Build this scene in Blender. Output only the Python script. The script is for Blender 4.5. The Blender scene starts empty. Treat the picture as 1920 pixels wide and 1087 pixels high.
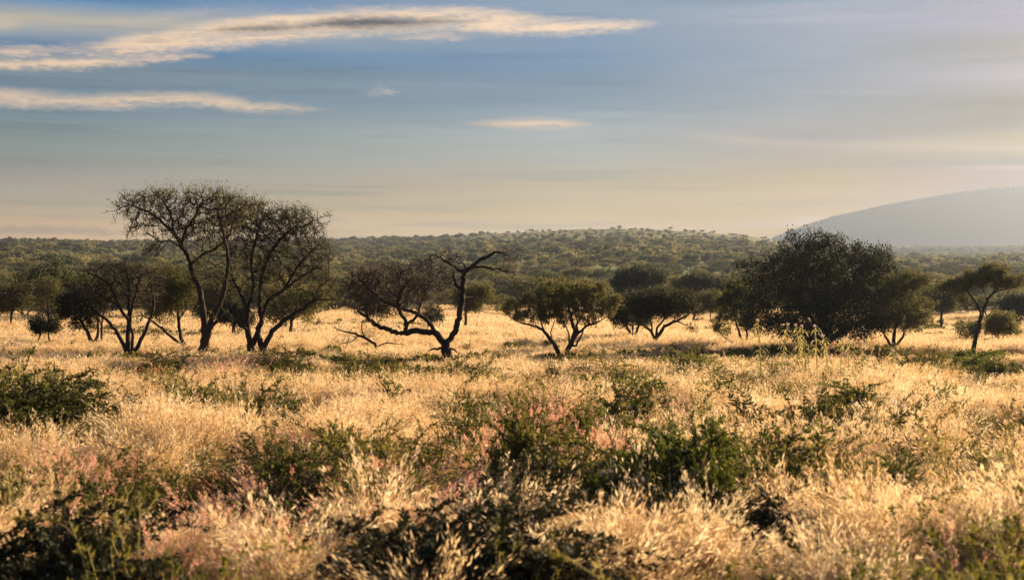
import bpy, math, random
import numpy as np
from mathutils import Vector

R = math.radians
SC = bpy.context.scene
COL = SC.collection
F = 2667.0                      # focal length in photo pixels (50 mm on a 36 mm sensor)
CAMH = 2.6

# ------------------------------------------------------------------ camera
cam = bpy.data.cameras.new("camera")
cam.lens = 50.0
cam.sensor_width = 36.0
cam.clip_start = 0.1
cam.clip_end = 20000
cam.dof.use_dof = True
cam.dof.focus_distance = 55.0
cam.dof.aperture_fstop = 2.4
cob = bpy.data.objects.new("camera", cam)
cob.location = (0, 0, CAMH)
cob.rotation_euler = (R(90), 0, 0)
COL.objects.link(cob)
SC.camera = cob
SC.view_settings.view_transform = 'Standard'
SC.view_settings.look = 'None'
SC.view_settings.gamma = 1.0
SC.view_settings.exposure = 1.8
SC.cycles.max_bounces = 6
SC.cycles.diffuse_bounces = 3
SC.cycles.transmission_bounces = 3
SC.cycles.volume_bounces = 0
SC.cycles.transparent_max_bounces = 4
SC.cycles.use_denoising = True

# ------------------------------------------------------------------ sun
SUN_AZ, SUN_EL = 50.0, 17.0     # degrees to the right of the view direction, above the horizon
sl = bpy.data.lights.new("sun", 'SUN')
sl.energy = 5.0
sl.angle = R(0.55)
sl.color = (1.0, 0.77, 0.47)
so = bpy.data.objects.new("sun", sl)
sd = Vector((math.sin(R(SUN_AZ)) * math.cos(R(SUN_EL)), math.cos(R(SUN_AZ)) * math.cos(R(SUN_EL)), math.sin(R(SUN_EL))))
so.rotation_euler = sd.to_track_quat('Z', 'Y').to_euler()
so.location = (60, 40, 60)
COL.objects.link(so)


# ------------------------------------------------------------------ node helper
class NT:
    def __init__(s, tree):
        s.t = tree
        tree.nodes.clear()

    def n(s, typ, **kw):
        nd = s.t.nodes.new(typ)
        for k, v in kw.items():
            setattr(nd, k, v)
        return nd

    def link(s, a, b):
        s.t.links.new(a, b)

    def put(s, sock, v):
        if isinstance(v, bpy.types.NodeSocket):
            s.t.links.new(v, sock)
        elif v is not None:
            sock.default_value = v

    def m(s, op, a, b=None, c=None, clamp=False):
        nd = s.n('ShaderNodeMath', operation=op)
        nd.use_clamp = clamp
        s.put(nd.inputs[0], a)
        if b is not None: s.put(nd.inputs[1], b)
        if c is not None: s.put(nd.inputs[2], c)
        return nd.outputs[0]

    def ss(s, v, lo, hi, a=0.0, b=1.0):
        nd = s.n('ShaderNodeMapRange', interpolation_type='SMOOTHSTEP')
        s.put(nd.inputs[0], v); s.put(nd.inputs[1], lo); s.put(nd.inputs[2], hi)
        s.put(nd.inputs[3], a); s.put(nd.inputs[4], b)
        return nd.outputs[0]

    def mix(s, f, a, b, blend='MIX'):
        nd = s.n('ShaderNodeMix', data_type='RGBA', blend_type=blend)
        s.put(nd.inputs[0], f); s.put(nd.inputs[6], a); s.put(nd.inputs[7], b)
        return nd.outputs[2]

    def ramp(s, v, stops):
        nd = s.n('ShaderNodeValToRGB')
        s.put(nd.inputs[0], v)
        e = nd.color_ramp.elements
        e[0].position, e[0].color = stops[0][0], (*stops[0][1], 1)
        e[1].position, e[1].color = stops[-1][0], (*stops[-1][1], 1)
        for p, c in stops[1:-1]:
            x = e.new(p); x.color = (*c, 1)
        return nd.outputs[0]

    def noise(s, vec, scale, detail=3, rough=0.55, dist=0.0):
        nd = s.n('ShaderNodeTexNoise')
        if vec is not None: s.link(vec, nd.inputs['Vector'])
        nd.inputs['Scale'].default_value = scale
        nd.inputs['Detail'].default_value = detail
        nd.inputs['Roughness'].default_value = rough
        nd.inputs['Distortion'].default_value = dist
        return nd.outputs[0]

    def xyz(s, x, y, z=0.0):
        nd = s.n('ShaderNodeCombineXYZ')
        s.put(nd.inputs[0], x); s.put(nd.inputs[1], y); s.put(nd.inputs[2], z)
        return nd.outputs[0]

    def curve(s, v, pts):
        nd = s.n('ShaderNodeFloatCurve')
        s.put(nd.inputs['Value'], v)
        c = nd.mapping.curves[0]
        while len(c.points) > 2: c.points.remove(c.points[1])
        c.points[0].location = pts[0]
        c.points[1].location = pts[-1]
        for p in pts[1:-1]: c.points.new(*p)
        nd.mapping.use_clip = False
        nd.mapping.update()
        return nd.outputs[0]


def lin(r, g, b):
    def f(c):
        c /= 255.0
        return c / 12.92 if c <= 0.04045 else ((c + 0.055) / 1.055) ** 2.4
    return (f(r), f(g), f(b))


# ------------------------------------------------------------------ world: sky, veil and clouds
W = bpy.data.worlds.new("World")
SC.world = W
W.use_nodes = True
w = NT(W.node_tree)
STR = 0.05
CLOUDS = 1.0
CLG = 0.42
SKYG = 1.0
tc = w.n('ShaderNodeTexCoord')
sep = w.n('ShaderNodeSeparateXYZ')
w.link(tc.outputs['Generated'], sep.inputs[0])
AZ = w.m('MULTIPLY', w.m('ARCTAN2', sep.outputs[0], sep.outputs[1]), 180 / math.pi)
EL = w.m('MULTIPLY', w.m('ARCSINE', sep.outputs[2]), 180 / math.pi)
U = w.m('DIVIDE', w.m('ADD', AZ, 20.0), 40.0)                 # 0..1 over 40 degrees of azimuth
V = w.m('DIVIDE', EL, 12.0)                                   # 0..1 over 12 degrees above the horizon


def uv(px, py):
    a = math.atan((px - 960) / F)
    e = math.atan((543.5 - py) / F * math.cos(a))
    return ((math.degrees(a) + 20) / 40, math.degrees(e) / 12)


def V2(py): return uv(960, py)[1]


sky = w.n('ShaderNodeTexSky', sky_type='NISHITA')
sky.sun_disc = False
sky.sun_elevation = R(SUN_EL)
sky.sun_rotation = R(SUN_AZ)
sky.air_density = 1.3
sky.dust_density = 3.0
sky.ozone_density = 1.0
# radiance of the veiled sky for four photo columns: (photo row, colour)
SKYTAB = {80: [(0, (0.0080, 0.0480, 0.1300)), (25, (0.0175, 0.0876, 0.1753)), (60, (0.1862, 0.1653, 0.1238)), (110, (0.0147, 0.0737, 0.1475)), (145, (0.0416, 0.0749, 0.0979)), (210, (0.0452, 0.0909, 0.1252)), (270, (0.0757, 0.1105, 0.1037)), (330, (0.1443, 0.1449, 0.1190)), (390, (0.3293, 0.2638, 0.1508)), (435, (0.5868, 0.3685, 0.1639))], 1090: [(0, (0.0552, 0.0919, 0.1390)), (80, (0.0252, 0.0742, 0.1381)), (110, (0.0137, 0.0686, 0.1373)), (150, (0.0117, 0.0617, 0.1169)), (200, (0.0432, 0.0932, 0.1329)), (250, (0.1236, 0.1518, 0.1584)), (300, (0.1451, 0.1594, 0.1395)), (350, (0.2543, 0.1916, 0.0942)), (400, (0.3987, 0.2724, 0.0903)), (420, (0.4652, 0.3331, 0.1674))], 1540: [(0, (0.0107, 0.0533, 0.1066)), (40, (0.0783, 0.0940, 0.1322)), (120, (0.0379, 0.0660, 0.1100)), (200, (0.0471, 0.0684, 0.0953)), (280, (0.0855, 0.0733, 0.0731)), (340, (0.1654, 0.0967, 0.0040)), (400, (0.3042, 0.1538, 0.0141))], 1880: [(0, (0.0400, 0.0500, 0.0750)), (60, (0.0583, 0.0568, 0.1136)), (110, (0.0315, 0.0307, 0.0377)), (165, (0.0834, 0.0747, 0.1061)), (210, (0.0040, 0.0040, 0.0040)), (250, (0.0040, 0.0040, 0.0040)), (280, (0.0927, 0.0589, 0.0040)), (320, (0.0040, 0.0040, 0.0040)), (343, (0.0693, 0.0040, 0.0040))]}
def tab(col):
    st_ = sorted((V2(r), c) for r, c in SKYTAB[col])
    return w.ramp(V, [(0.0, st_[0][1])] + [x for x in st_ if 0.001 < x[0] < 0.999] + [(1.0, st_[-1][1])])


cols_ = sorted(SKYTAB)
veil = tab(cols_[0])
for c0_, c1_ in zip(cols_[:-1], cols_[1:]):
    mr = w.n('ShaderNodeMapRange')
    w.put(mr.inputs[0], U); mr.inputs[1].default_value = uv(c0_, 300)[0]; mr.inputs[2].default_value = uv(c1_, 300)[0]
    veil = w.mix(mr.outputs[0], veil, tab(c1_))
# streaks of thin high cloud, drawn out sideways
sv = w.xyz(w.m('MULTIPLY', AZ, 0.045), w.m('ADD', w.m('MULTIPLY', EL, 0.85), w.m('MULTIPLY', AZ, 0.01)), 3.1)
st = w.noise(sv, 1.5, 6, 0.55, 0.3)
sv2 = w.xyz(w.m('MULTIPLY', AZ, 0.10), w.m('MULTIPLY', EL, 2.4), 9.4)
st2 = w.noise(sv2, 1.0, 5, 0.6)
stk = w.ss(w.m('ADD', w.m('MULTIPLY', st, 0.7), w.m('MULTIPLY', st2, 0.3)), 0.42, 0.66)
veil = w.mix(w.m('MULTIPLY', stk, CLOUDS), veil, (0.022, 0.020, 0.018, 1), 'ADD')
stb = w.ss(st2, 0.5, 0.28)
veil = w.mix(w.m('MULTIPLY', stb, CLOUDS), veil, (0.72, 0.78, 0.84, 1), 'MULTIPLY')

# billowy detail for the clouds
cv = w.xyz(w.m('MULTIPLY', AZ, 0.55), w.m('MULTIPLY', EL, 2.3), 1.7)
cn = w.noise(cv, 1.0, 7, 0.6, 0.4)
cvf = w.xyz(w.m('MULTIPLY', AZ, 1.6), w.m('MULTIPLY', EL, 4.0), 5.7)
cnf = w.noise(cvf, 1.6, 5, 0.6, 0.2)
wv = w.m('ADD', w.m('MULTIPLY', w.m('SUBTRACT', cn, 0.5), 0.040), w.m('MULTIPLY', w.m('SUBTRACT', cnf, 0.5), 0.034))


def ribbon(cl, soft, amt=1.0):
    """cl: (px, py, half thickness in photo pixels); returns (mask, depth inside)."""
    P = [uv(x, y) for x, y, h in cl]
    H = [(uv(x, y)[0], h / F * 57.3 / 12) for x, y, h in cl]
    c = w.curve(U, P)
    h = w.curve(U, H)
    d = w.m('ABSOLUTE', w.m('SUBTRACT', w.m('ADD', V, w.m('MULTIPLY', wv, amt)), c))
    e = w.m('SUBTRACT', h, d)
    s_ = soft / F * 57.3 / 12
    inside = w.m('MULTIPLY', w.m('GREATER_THAN', U, P[0][0] - 0.001 if cl[0][0] > 0 else -9.0), w.m('LESS_THAN', U, P[-1][0]))
    mk = w.m('MULTIPLY', w.ss(e, -s_ * 0.5, s_), inside)
    return mk, w.m('MULTIPLY', w.ss(e, s_ * 0.6, s_ * 2.8), inside)


c1, d1 = ribbon([(-60, 95, 8), (60, 95, 10), (160, 96, 10), (220, 88, 17), (320, 77, 22), (400, 66, 26), (480, 56, 28), (560, 49, 26), (640, 42, 25), (720, 38, 25), (850, 38, 23), (960, 42, 23), (1040, 50, 16), (1120, 50, 12), (1190, 47, 7), (1260, 44, -8)], 17)
c2, d2 = ribbon([(-60, 117, 11), (100, 120, 11), (200, 115, 12), (300, 108, 8), (380, 105, 2), (420, 104, -6)], 12)
c3, d3 = ribbon([(-60, 178, 15), (60, 186, 14), (120, 190, 12), (230, 188, 14), (350, 186, 12), (420, 191, 12), (480, 199, 9), (560, 203, 4), (680, 207, -9)], 16)
b1, _ = ribbon([(210, 82, -8), (290, 78, 0), (340, 74, -4), (385, 60, 0), (430, 56, 6), (490, 55, 8), (560, 50, 6), (620, 45, 11), (690, 42, 14), (760, 43, 11), (850, 40, 5), (940, 38, -6)], 15, 0.8)
c4, _ = ribbon([(660, 172, -4), (700, 173, 1), (722, 173, 4), (760, 176, -5)], 9, 1.6)
c5, _ = ribbon([(800, 232, -14), (900, 232, 4), (980, 232, 10), (1060, 232, 8), (1150, 232, -14)], 14, 0.35)
c6, _ = ribbon([(700, 72, -10), (770, 71, 6), (850, 71, 5), (900, 72, -10)], 12)
c7, _ = ribbon([(-60, 45, 12), (0, 46, 12), (60, 44, -10)], 26)
c8, _ = ribbon([(-60, 432, 9), (90, 431, 9), (200, 434, 6), (260, 436, -5)], 8, 1.0)
c9, _ = ribbon([(560, 414, -4), (620, 413, 7), (650, 414, 4), (670, 416, -6)], 8, 0.9)
c10, _ = ribbon([(760, 422, -6), (830, 420, 3), (880, 421, 2), (940, 424, 1), (1020, 425, 4), (1060, 426, -5)], 8, 0.5)
c11, _ = ribbon([(1240, 424, -5), (1320, 424, 2), (1400, 422, 6), (1470, 420, 9), (1530, 414, 11), (1580, 414, -3)], 10, 0.9)
c12, _ = ribbon([(1240, 258, -12), (1330, 258, 5), (1500, 270, 5), (1800, 275, 8), (2000, 282, 8)], 26, 0.5)
c13, _ = ribbon([(1740, 315, -4), (1800, 314, 2), (2000, 315, 2)], 7, 0.2)
c14, _ = ribbon([(100, 42, -20), (250, 38, 8), (450, 20, 6), (640, 16, -16)], 30, 1.0)


def mx(*a):
    r = a[0]
    for b in a[1:]: r = w.m('MAXIMUM', r, b)
    return r


bright = mx(c1, c2, c3, w.m('MULTIPLY', c4, 0.7), c5, w.m('MULTIPLY', c6, 0.7))
thin = mx(w.m('MULTIPLY', c7, 0.55), w.m('MULTIPLY', c8, 0.9), w.m('MULTIPLY', c9, 0.7), w.m('MULTIPLY', c10, 0.65), w.m('MULTIPLY', c11, 0.85), w.m('MULTIPLY', c12, 0.4), w.m('MULTIPLY', c13, 0.3), w.m('MULTIPLY', c14, 0.35))
wsp = w.noise(w.xyz(w.m('MULTIPLY', AZ, 0.28), w.m('SUBTRACT', w.m('MULTIPLY', EL, 3.6), w.m('MULTIPLY', AZ, 0.16)), 12.7), 1.3, 7, 0.62, 0.5)
dens = w.ss(w.m('ADD', w.m('MULTIPLY', wsp, 0.65), w.m('MULTIPLY', cnf, 0.35)), 0.34, 0.58, 0.42, 1.0)
bright = w.m('MULTIPLY', bright, dens)
# thick parts of the two long clouds are dusky below, cream at their rims
dusk = w.m('ADD', b1, w.m('MULTIPLY', w.ss(cnf, 0.42, 0.62), w.m('MULTIPLY', d1, 0.22)), clamp=True)
ccol = w.mix(dusk, (*[CLG * q for q in lin(240, 206, 168)], 1), (*[CLG * q for q in lin(40, 38, 50)], 1))
bright = w.m('MULTIPLY', bright, CLOUDS)
thin = w.m('MULTIPLY', thin, CLOUDS)
skyc = w.mix(thin, veil, (*[CLG * q for q in lin(240, 205, 165)], 1))
skyc = w.mix(bright, skyc, ccol)
# display value -> radiance for the Background strength used
gain = w.n('ShaderNodeVectorMath', operation='SCALE')
w.link(skyc, gain.inputs[0]); gain.inputs['Scale'].default_value = SKYG / STR
# above the picture the veil thins out into the clear (darker) Nishita sky
high = w.ss(EL, 13.0, 40.0, 1.0, 0.25)
fin = w.mix(w.m('MULTIPLY', high, 0.97), sky.outputs[0], gain.outputs[0])
bg = w.n('ShaderNodeBackground')
w.link(fin, bg.inputs[0]); bg.inputs[1].default_value = STR
wo = w.n('ShaderNodeOutputWorld')
w.link(bg.outputs[0], wo.inputs[0])


# ------------------------------------------------------------------ helpers
def props(o, label=None, cat=None, group=None, kind=None):
    if label: o['label'] = label
    if cat: o['category'] = cat
    if group: o['group'] = group
    if kind: o['kind'] = kind
    return o


def mat(name):
    m = bpy.data.materials.new(name)
    m.use_nodes = True
    return m, NT(m.node_tree)


def leafmat(name, cols, trans=0.35, tcol=None, nscale=0.6, rough=0.7, spec=0.25, rv=0.4):
    """cols: list of (pos, colour) picked per copy and by a soft noise; trans: share of light let through."""
    m, t = mat(name)
    oi = t.n('ShaderNodeObjectInfo')
    tcn = t.n('ShaderNodeTexCoord')
    nz = t.noise(tcn.outputs['Object'], nscale, 2, 0.6)
    geo = t.n('ShaderNodeNewGeometry')
    v = t.m('ADD', t.m('MULTIPLY', oi.outputs['Random'], rv), t.m('MULTIPLY', nz, 0.75 - rv))
    v = t.m('ADD', v, t.m('MULTIPLY', geo.outputs['Random Per Island'], 0.3))
    c = t.ramp(v, cols)
    p = t.n('ShaderNodeBsdfPrincipled')
    t.link(c, p.inputs['Base Color'])
    p.inputs['Roughness'].default_value = rough
    p.inputs['Specular IOR Level'].default_value = spec
    tr = t.n('ShaderNodeBsdfTranslucent')
    t.link(t.mix(0.6 if tcol else 0.0, c, (*(tcol or (1, 1, 1)), 1)), tr.inputs[0])
    mxs = t.n('ShaderNodeMixShader')
    mxs.inputs[0].default_value = trans
    t.link(p.outputs[0], mxs.inputs[1]); t.link(tr.outputs[0], mxs.inputs[2])
    o = t.n('ShaderNodeOutputMaterial')
    t.link(mxs.outputs[0], o.inputs[0])
    return m


def barkmat(name, a, b, scale=9.0):
    m, t = mat(name)
    tcn = t.n('ShaderNodeTexCoord')
    mp = t.n('ShaderNodeMapping'); mp.inputs['Scale'].default_value = (1, 1, 0.25)
    t.link(tcn.outputs['Object'], mp.inputs[0])
    nz = t.noise(mp.outputs[0], scale, 6, 0.65)
    c = t.ramp(nz, [(0.3, a), (0.7, b)])
    p = t.n('ShaderNodeBsdfPrincipled')
    t.link(c, p.inputs['Base Color'])
    p.inputs['Roughness'].default_value = 0.9
    p.inputs['Specular IOR Level'].default_value = 0.15
    bp = t.n('ShaderNodeBump'); bp.inputs['Strength'].default_value = 0.8; bp.inputs['Distance'].default_value = 0.03
    t.link(nz, bp.inputs['Height']); t.link(bp.outputs[0], p.inputs['Normal'])
    o = t.n('ShaderNodeOutputMaterial'); t.link(p.outputs[0], o.inputs[0])
    return m


M = {}
M['straw'] = leafmat('straw', [(0.12, (0.16, 0.08, 0.025)), (0.35, (0.34, 0.19, 0.062)), (0.6, (0.54, 0.34, 0.13)), (0.9, (0.72, 0.50, 0.25))], 0.45, rv=.6)
M['fluff'] = leafmat('seed_heads', [(0.12, (0.42, 0.25, 0.10)), (0.45, (0.74, 0.52, 0.28)), (0.9, (0.88, 0.72, 0.50))], 0.58, rv=.6)
M['rust'] = leafmat('rusty_straw', [(0.15, (0.17, 0.075, 0.02)), (0.5, (0.33, 0.17, 0.05)), (0.9, (0.48, 0.29, 0.10))], 0.4, rv=.6)
M['pink'] = leafmat('pink_heads', [(0.15, (0.74, 0.30, 0.19)), (0.5, (0.84, 0.43, 0.30)), (0.9, (0.88, 0.60, 0.46))], 0.55)
M['herb'] = leafmat('herb_leaf', [(0.15, (0.05, 0.052, 0.010)), (0.5, (0.15, 0.135, 0.024)), (0.9, (0.38, 0.29, 0.07))], 0.5)
M['shrub'] = leafmat('shrub_leaf', [(0.15, (0.020, 0.026, 0.006)), (0.5, (0.060, 0.066, 0.012)), (0.9, (0.22, 0.19, 0.035))], 0.48)
M['bright'] = leafmat('bright_leaf', [(0.15, (0.10, 0.14, 0.015)), (0.5, (0.20, 0.23, 0.025)), (0.9, (0.36, 0.34, 0.05))], 0.5)
M['acacia'] = leafmat('acacia_leaf', [(0.15, (0.045, 0.048, 0.014)), (0.5, (0.090, 0.088, 0.026)), (0.9, (0.20, 0.17, 0.055))], 0.45)
M['dark'] = leafmat('dark_leaf', [(0.15, (0.014, 0.016, 0.005)), (0.5, (0.034, 0.034, 0.010)), (0.9, (0.11, 0.092, 0.028))], 0.33)
M['lush'] = leafmat('lush_leaf', [(0.15, (0.035, 0.048, 0.007)), (0.5, (0.10, 0.115, 0.016)), (0.9, (0.30, 0.27, 0.04))], 0.52)
M['dusk'] = leafmat('shadow_painted_leaf', [(0.15, (0.016, 0.018, 0.006)), (0.5, (0.032, 0.032, 0.010)), (0.9, (0.08, 0.07, 0.02))], 0.2)  # leaf colour darkened so deep shadow is painted into the foreground bushes
M['pale'] = leafmat('pale_leaf', [(0.15, (0.085, 0.085, 0.025)), (0.5, (0.14, 0.13, 0.036)), (0.9, (0.22, 0.19, 0.06))], 0.45)
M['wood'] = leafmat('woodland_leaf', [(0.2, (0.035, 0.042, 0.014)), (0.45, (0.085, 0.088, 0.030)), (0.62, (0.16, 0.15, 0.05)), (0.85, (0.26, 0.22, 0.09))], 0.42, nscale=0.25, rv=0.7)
M['wood_far'] = leafmat('far_woodland_leaf', [(0.2, (0.05, 0.056, 0.02)), (0.45, (0.12, 0.12, 0.042)), (0.62, (0.21, 0.195, 0.07)), (0.85, (0.33, 0.28, 0.12))], 0.42, nscale=0.25, rv=0.7)  # woodland leaf made paler for distance, haze brightness put into the colour
M['twigs'] = leafmat('dead_twig', [(0.15, (0.035, 0.022, 0.015)), (0.5, (0.06, 0.038, 0.024)), (0.9, (0.10, 0.065, 0.042))], 0.0)
M['stalk'] = leafmat('pale_stalk', [(0.15, (0.44, 0.37, 0.12)), (0.5, (0.58, 0.49, 0.19)), (0.9, (0.70, 0.60, 0.28))], 0.45)
M['petal'] = leafmat('petal', [(0.15, (0.72, 0.50, 0.48)), (0.9, (0.85, 0.70, 0.66))], 0.4)
M['bark'] = barkmat('bark', (0.020, 0.014, 0.010), (0.060, 0.042, 0.030))
M['grey'] = barkmat('grey_bark', (0.05, 0.035, 0.024), (0.12, 0.085, 0.058))
M['deadbark'] = barkmat('dead_bark', (0.018, 0.012, 0.009), (0.055, 0.034, 0.022), 14)


def mk_mesh(name, parts, mats, smooth=False):
    """parts: list of (verts Nx3, faces MxK, material index)."""
    vs, loops, starts, mi = [], [], [], []
    vo, lo = 0, 0
    for v, f, k in parts:
        v = np.asarray(v, dtype=np.float32).reshape(-1, 3)
        f = np.asarray(f, dtype=np.int32)
        if len(f) == 0: continue
        vs.append(v)
        loops.append((f + vo).ravel())
        K = f.shape[1]
        starts.append(lo + np.arange(len(f), dtype=np.int32) * K)
        mi.append(np.full(len(f), k, dtype=np.int32))
        vo += len(v); lo += f.size
    me = bpy.data.meshes.new(name)
    v = np.concatenate(vs); l = np.concatenate(loops); s = np.concatenate(starts); mi = np.concatenate(mi)
    me.vertices.add(len(v)); me.vertices.foreach_set('co', v.ravel())
    me.loops.add(len(l)); me.loops.foreach_set('vertex_index', l)
    me.polygons.add(len(s)); me.polygons.foreach_set('loop_start', s)
    me.polygons.foreach_set('material_index', mi)
    if smooth: me.polygons.foreach_set('use_smooth', np.ones(len(s), dtype=bool))
    for x in mats: me.materials.append(x)
    me.update(calc_edges=True)
    return me


def obj(name, me, parent=None, loc=None):
    o = bpy.data.objects.new(name, me)
    COL.objects.link(o)
    if parent is not None: o.parent = parent
    if loc is not None: o.location = loc
    return o


def empty(name, loc):
    o = bpy.data.objects.new(name, None)
    o.empty_display_size = 0.3
    o.location = loc
    COL.objects.link(o)
    return o


def copy_tree(o, parent=None):
    c = o.copy(); COL.objects.link(c)
    if parent is not None: c.parent = parent
    for ch in o.children: copy_tree(ch, c)
    return c


def unit(v):
    return v / np.maximum(np.linalg.norm(v, axis=-1, keepdims=True), 1e-9)


def vnoise(x, y, seed=0):
    """smooth value noise on arrays"""
    x = np.asarray(x, float); y = np.asarray(y, float)
    xi, yi = np.floor(x), np.floor(y)
    fx, fy = x - xi, y - yi
    fx = fx * fx * (3 - 2 * fx); fy = fy * fy * (3 - 2 * fy)

    def h(a, b):
        t = np.sin(a * 127.1 + b * 311.7 + seed * 74.7) * 43758.5453
        return t - np.floor(t)
    return (h(xi, yi) * (1 - fx) + h(xi + 1, yi) * fx) * (1 - fy) + (h(xi, yi + 1) * (1 - fx) + h(xi + 1, yi + 1) * fx) * fy


def fbm(x, y, seed=0, o=4):
    s, a, n = 0, 0.5, 0
    for i in range(o):
        s = s + a * vnoise(np.asarray(x) * 2 ** i, np.asarray(y) * 2 ** i, seed + i); n += a; a *= 0.5
    return s / n


# ------------------------------------------------------------------ terrain
def sst(x, a, b):
    t = np.clip((np.asarray(x, float) - a) / (b - a), 0, 1)
    return t * t * (3 - 2 * t)


def ridge_py(px):
    """photo height of the wooded skyline for a photo column (tree tops)"""
    return np.interp(px, [-900, 0, 230, 420, 640, 800, 900, 1000, 1080, 1200, 1300, 1400, 1500, 1640, 1920, 2800],
                     [458, 451, 452, 450, 447, 442, 438, 434, 431, 430, 435, 443, 449, 452, 456, 462])


def ground_z(x, y):
    x = np.asarray(x, float); y = np.asarray(y, float)
    d = np.hypot(x, y)
    px = 960 + F * x / np.maximum(y, 0.35 * d + 0.01)
    base = 0.22 * (fbm(x * 0.05, y * 0.05, 3, 3) - 0.5) * np.clip(d / 25, 0.3, 1) + 1.3 * (fbm(x * 0.012, y * 0.012, 8, 2) - 0.5) * sst(d, 90, 220)
    top = (543.5 - ridge_py(px)) / F                       # slope of the skyline seen from the camera
    rd = 1350 + 150 * np.sin(px / 300.0)
    zr = 2.6 + top * rd - 4.0 + 2.6 * sst(px, 780, 950) * (1 - sst(px, 1420, 1520))
    t = np.clip((d - 190) / (rd - 190), 0, 1)
    up = zr * (t ** 1.12)
    beyond = np.clip((d - rd) / 900, 0, 1)
    up = up * (1 - 0.55 * beyond * beyond * (3 - 2 * beyond))
    up = up + sst(d, 300, 900) * 5.0 * (fbm(x * 0.004, y * 0.004, 21, 3) - 0.5)
    # right of the near hill the land runs on as a low plain towards the mountain
    pl = sst(px, 1400, 1640)
    far = 2.6 + (543.5 - 459.0) / F * d
    up2 = np.where(d > 190, np.minimum(np.interp(d, [190, 1350, 2600, 5000], [0, 34, 72, 80]), 80), 0)
    up = up * (1 - pl) + up2 * pl * 1.0
    up = up * np.where(y > 0, 1, 0.3)
    return base + up


MC = (1650.0, 3400.0)       # mountain centre


def mountain_z(x, y):
    px = 960 + F * x / np.maximum(y, 1)
    pk = np.interp(px, [1380, 1450, 1510, 1560, 1640, 1700, 1760, 1850, 1920, 2050, 2300, 2700, 3000],
                   [470, 446, 424, 408, 391, 379, 369, 355, 350, 346, 360, 420, 480])
    d = np.hypot(x, y)
    rd = 3400.0
    zt = 2.6 + (543.5 - pk) / F * y * (rd / np.maximum(d, 1)) - 6.0
    prof = sst(d, 2600, rd) * (1 - 0.6 * sst(d, rd, 4700))
    z0 = 55.0
    z = z0 + (zt - z0) * prof
    n = fbm(x * 0.004, y * 0.004, 5, 4) - 0.5
    z = z + 26 * n * (prof > 0) * sst(d, 2600, 3000) * (1 - sst(d, 3100, 3400)) + 3 * (fbm(x * .02, y * .02, 9, 3) - 0.5)
    return z


def polar(name, r0, r1, nr, naz, a0, a1, zf, material, closed=False):
    rr_ = np.geomspace(r0, r1, nr)
    aa = np.linspace(a0, a1, naz, endpoint=not closed)
    A, Rr = np.meshgrid(aa, rr_)
    x = Rr * np.sin(A); y = Rr * np.cos(A)
    z = zf(x, y)
    v = np.stack([x, y, z], -1).reshape(-1, 3)
    i = np.arange(nr - 1)[:, None] * naz
    j = np.arange(naz if closed else naz - 1)[None, :]
    j2 = (j + 1) % naz
    f = np.stack([i + j, i + naz + j, i + naz + j2, i + j2], -1).reshape(-1, 4)
    return mk_mesh(name, [(v, f[:, ::-1], 0)], [material], True), v


gm, g = mat('ground')
gt = g.n('ShaderNodeTexCoord')
n1 = g.noise(gt.outputs['Object'], 0.35, 6, 0.65)
n2 = g.noise(gt.outputs['Object'], 5.0, 5, 0.65)
n3 = g.noise(gt.outputs['Object'], 0.05, 4, 0.6)
gc = g.ramp(n2, [(0.3, (0.035, 0.020, 0.009)), (0.5, (0.10, 0.058, 0.024)), (0.7, (0.26, 0.165, 0.075))])
gc = g.mix(g.ss(n1, 0.48, 0.66), gc, (0.14, 0.13, 0.04, 1))
gp = g.n('ShaderNodeNewGeometry')
gs = g.n('ShaderNodeSeparateXYZ'); g.link(gp.outputs['Position'], gs.inputs[0])
far = g.ss(gs.outputs[1], 150.0, 320.0)
gf = g.ramp(g.m('ADD', g.m('MULTIPLY', n3, 0.6), g.m('MULTIPLY', n1, 0.4)), [(0.35, (0.09, 0.092, 0.03)), (0.55, (0.22, 0.20, 0.07)), (0.72, (0.42, 0.33, 0.15))])
gc = g.mix(far, gc, gf)
gb = g.n('ShaderNodeBsdfPrincipled')
g.link(gc, gb.inputs['Base Color']); gb.inputs['Roughness'].default_value = 0.95; gb.inputs['Specular IOR Level'].default_value = 0.1
bp = g.n('ShaderNodeBump'); bp.inputs['Strength'].default_value = 0.6; bp.inputs['Distance'].default_value = 0.08
g.link(n2, bp.inputs['Height']); g.link(bp.outputs[0], gb.inputs['Normal'])
go = g.n('ShaderNodeOutputMaterial'); g.link(gb.outputs[0], go.inputs[0])

TAU = 2 * math.pi
me, _ = polar('ground', 0.02, 500.0, 150, 512, 0, TAU, ground_z, gm, True)
o = obj('ground', me); props(o, 'dry straw coloured savanna ground under the grass', 'ground', kind='structure')
me, _ = polar('hills', 500.0, 4050.0, 120, 720, 0, TAU, ground_z, gm, True)
o = obj('hill', me); props(o, 'low wooded rise reaching along the whole skyline', 'hill', kind='structure')

mm, t = mat('mountain')
tcn = t.n('ShaderNodeTexCoord')
a = t.noise(tcn.outputs['Object'], 0.05, 6, 0.7)
c = t.ramp(a, [(0.3, (0.05, 0.05, 0.025)), (0.7, (0.075, 0.07, 0.035))])
p = t.n('ShaderNodeBsdfPrincipled'); t.link(c, p.inputs['Base Color']); p.inputs['Roughness'].default_value = 1.0; p.inputs['Specular IOR Level'].default_value = 0.0
o_ = t.n('ShaderNodeOutputMaterial'); t.link(p.outputs[0], o_.inputs[0])
me, _ = polar('mountain', 2600.0, 4050.0, 90, 260, math.atan((1380 - 960) / F), math.atan((3000 - 960) / F), mountain_z, mm)
o = obj('mountain', me); props(o, 'smooth blue hazy mountain rising at the right edge', 'mountain', kind='structure')


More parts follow.
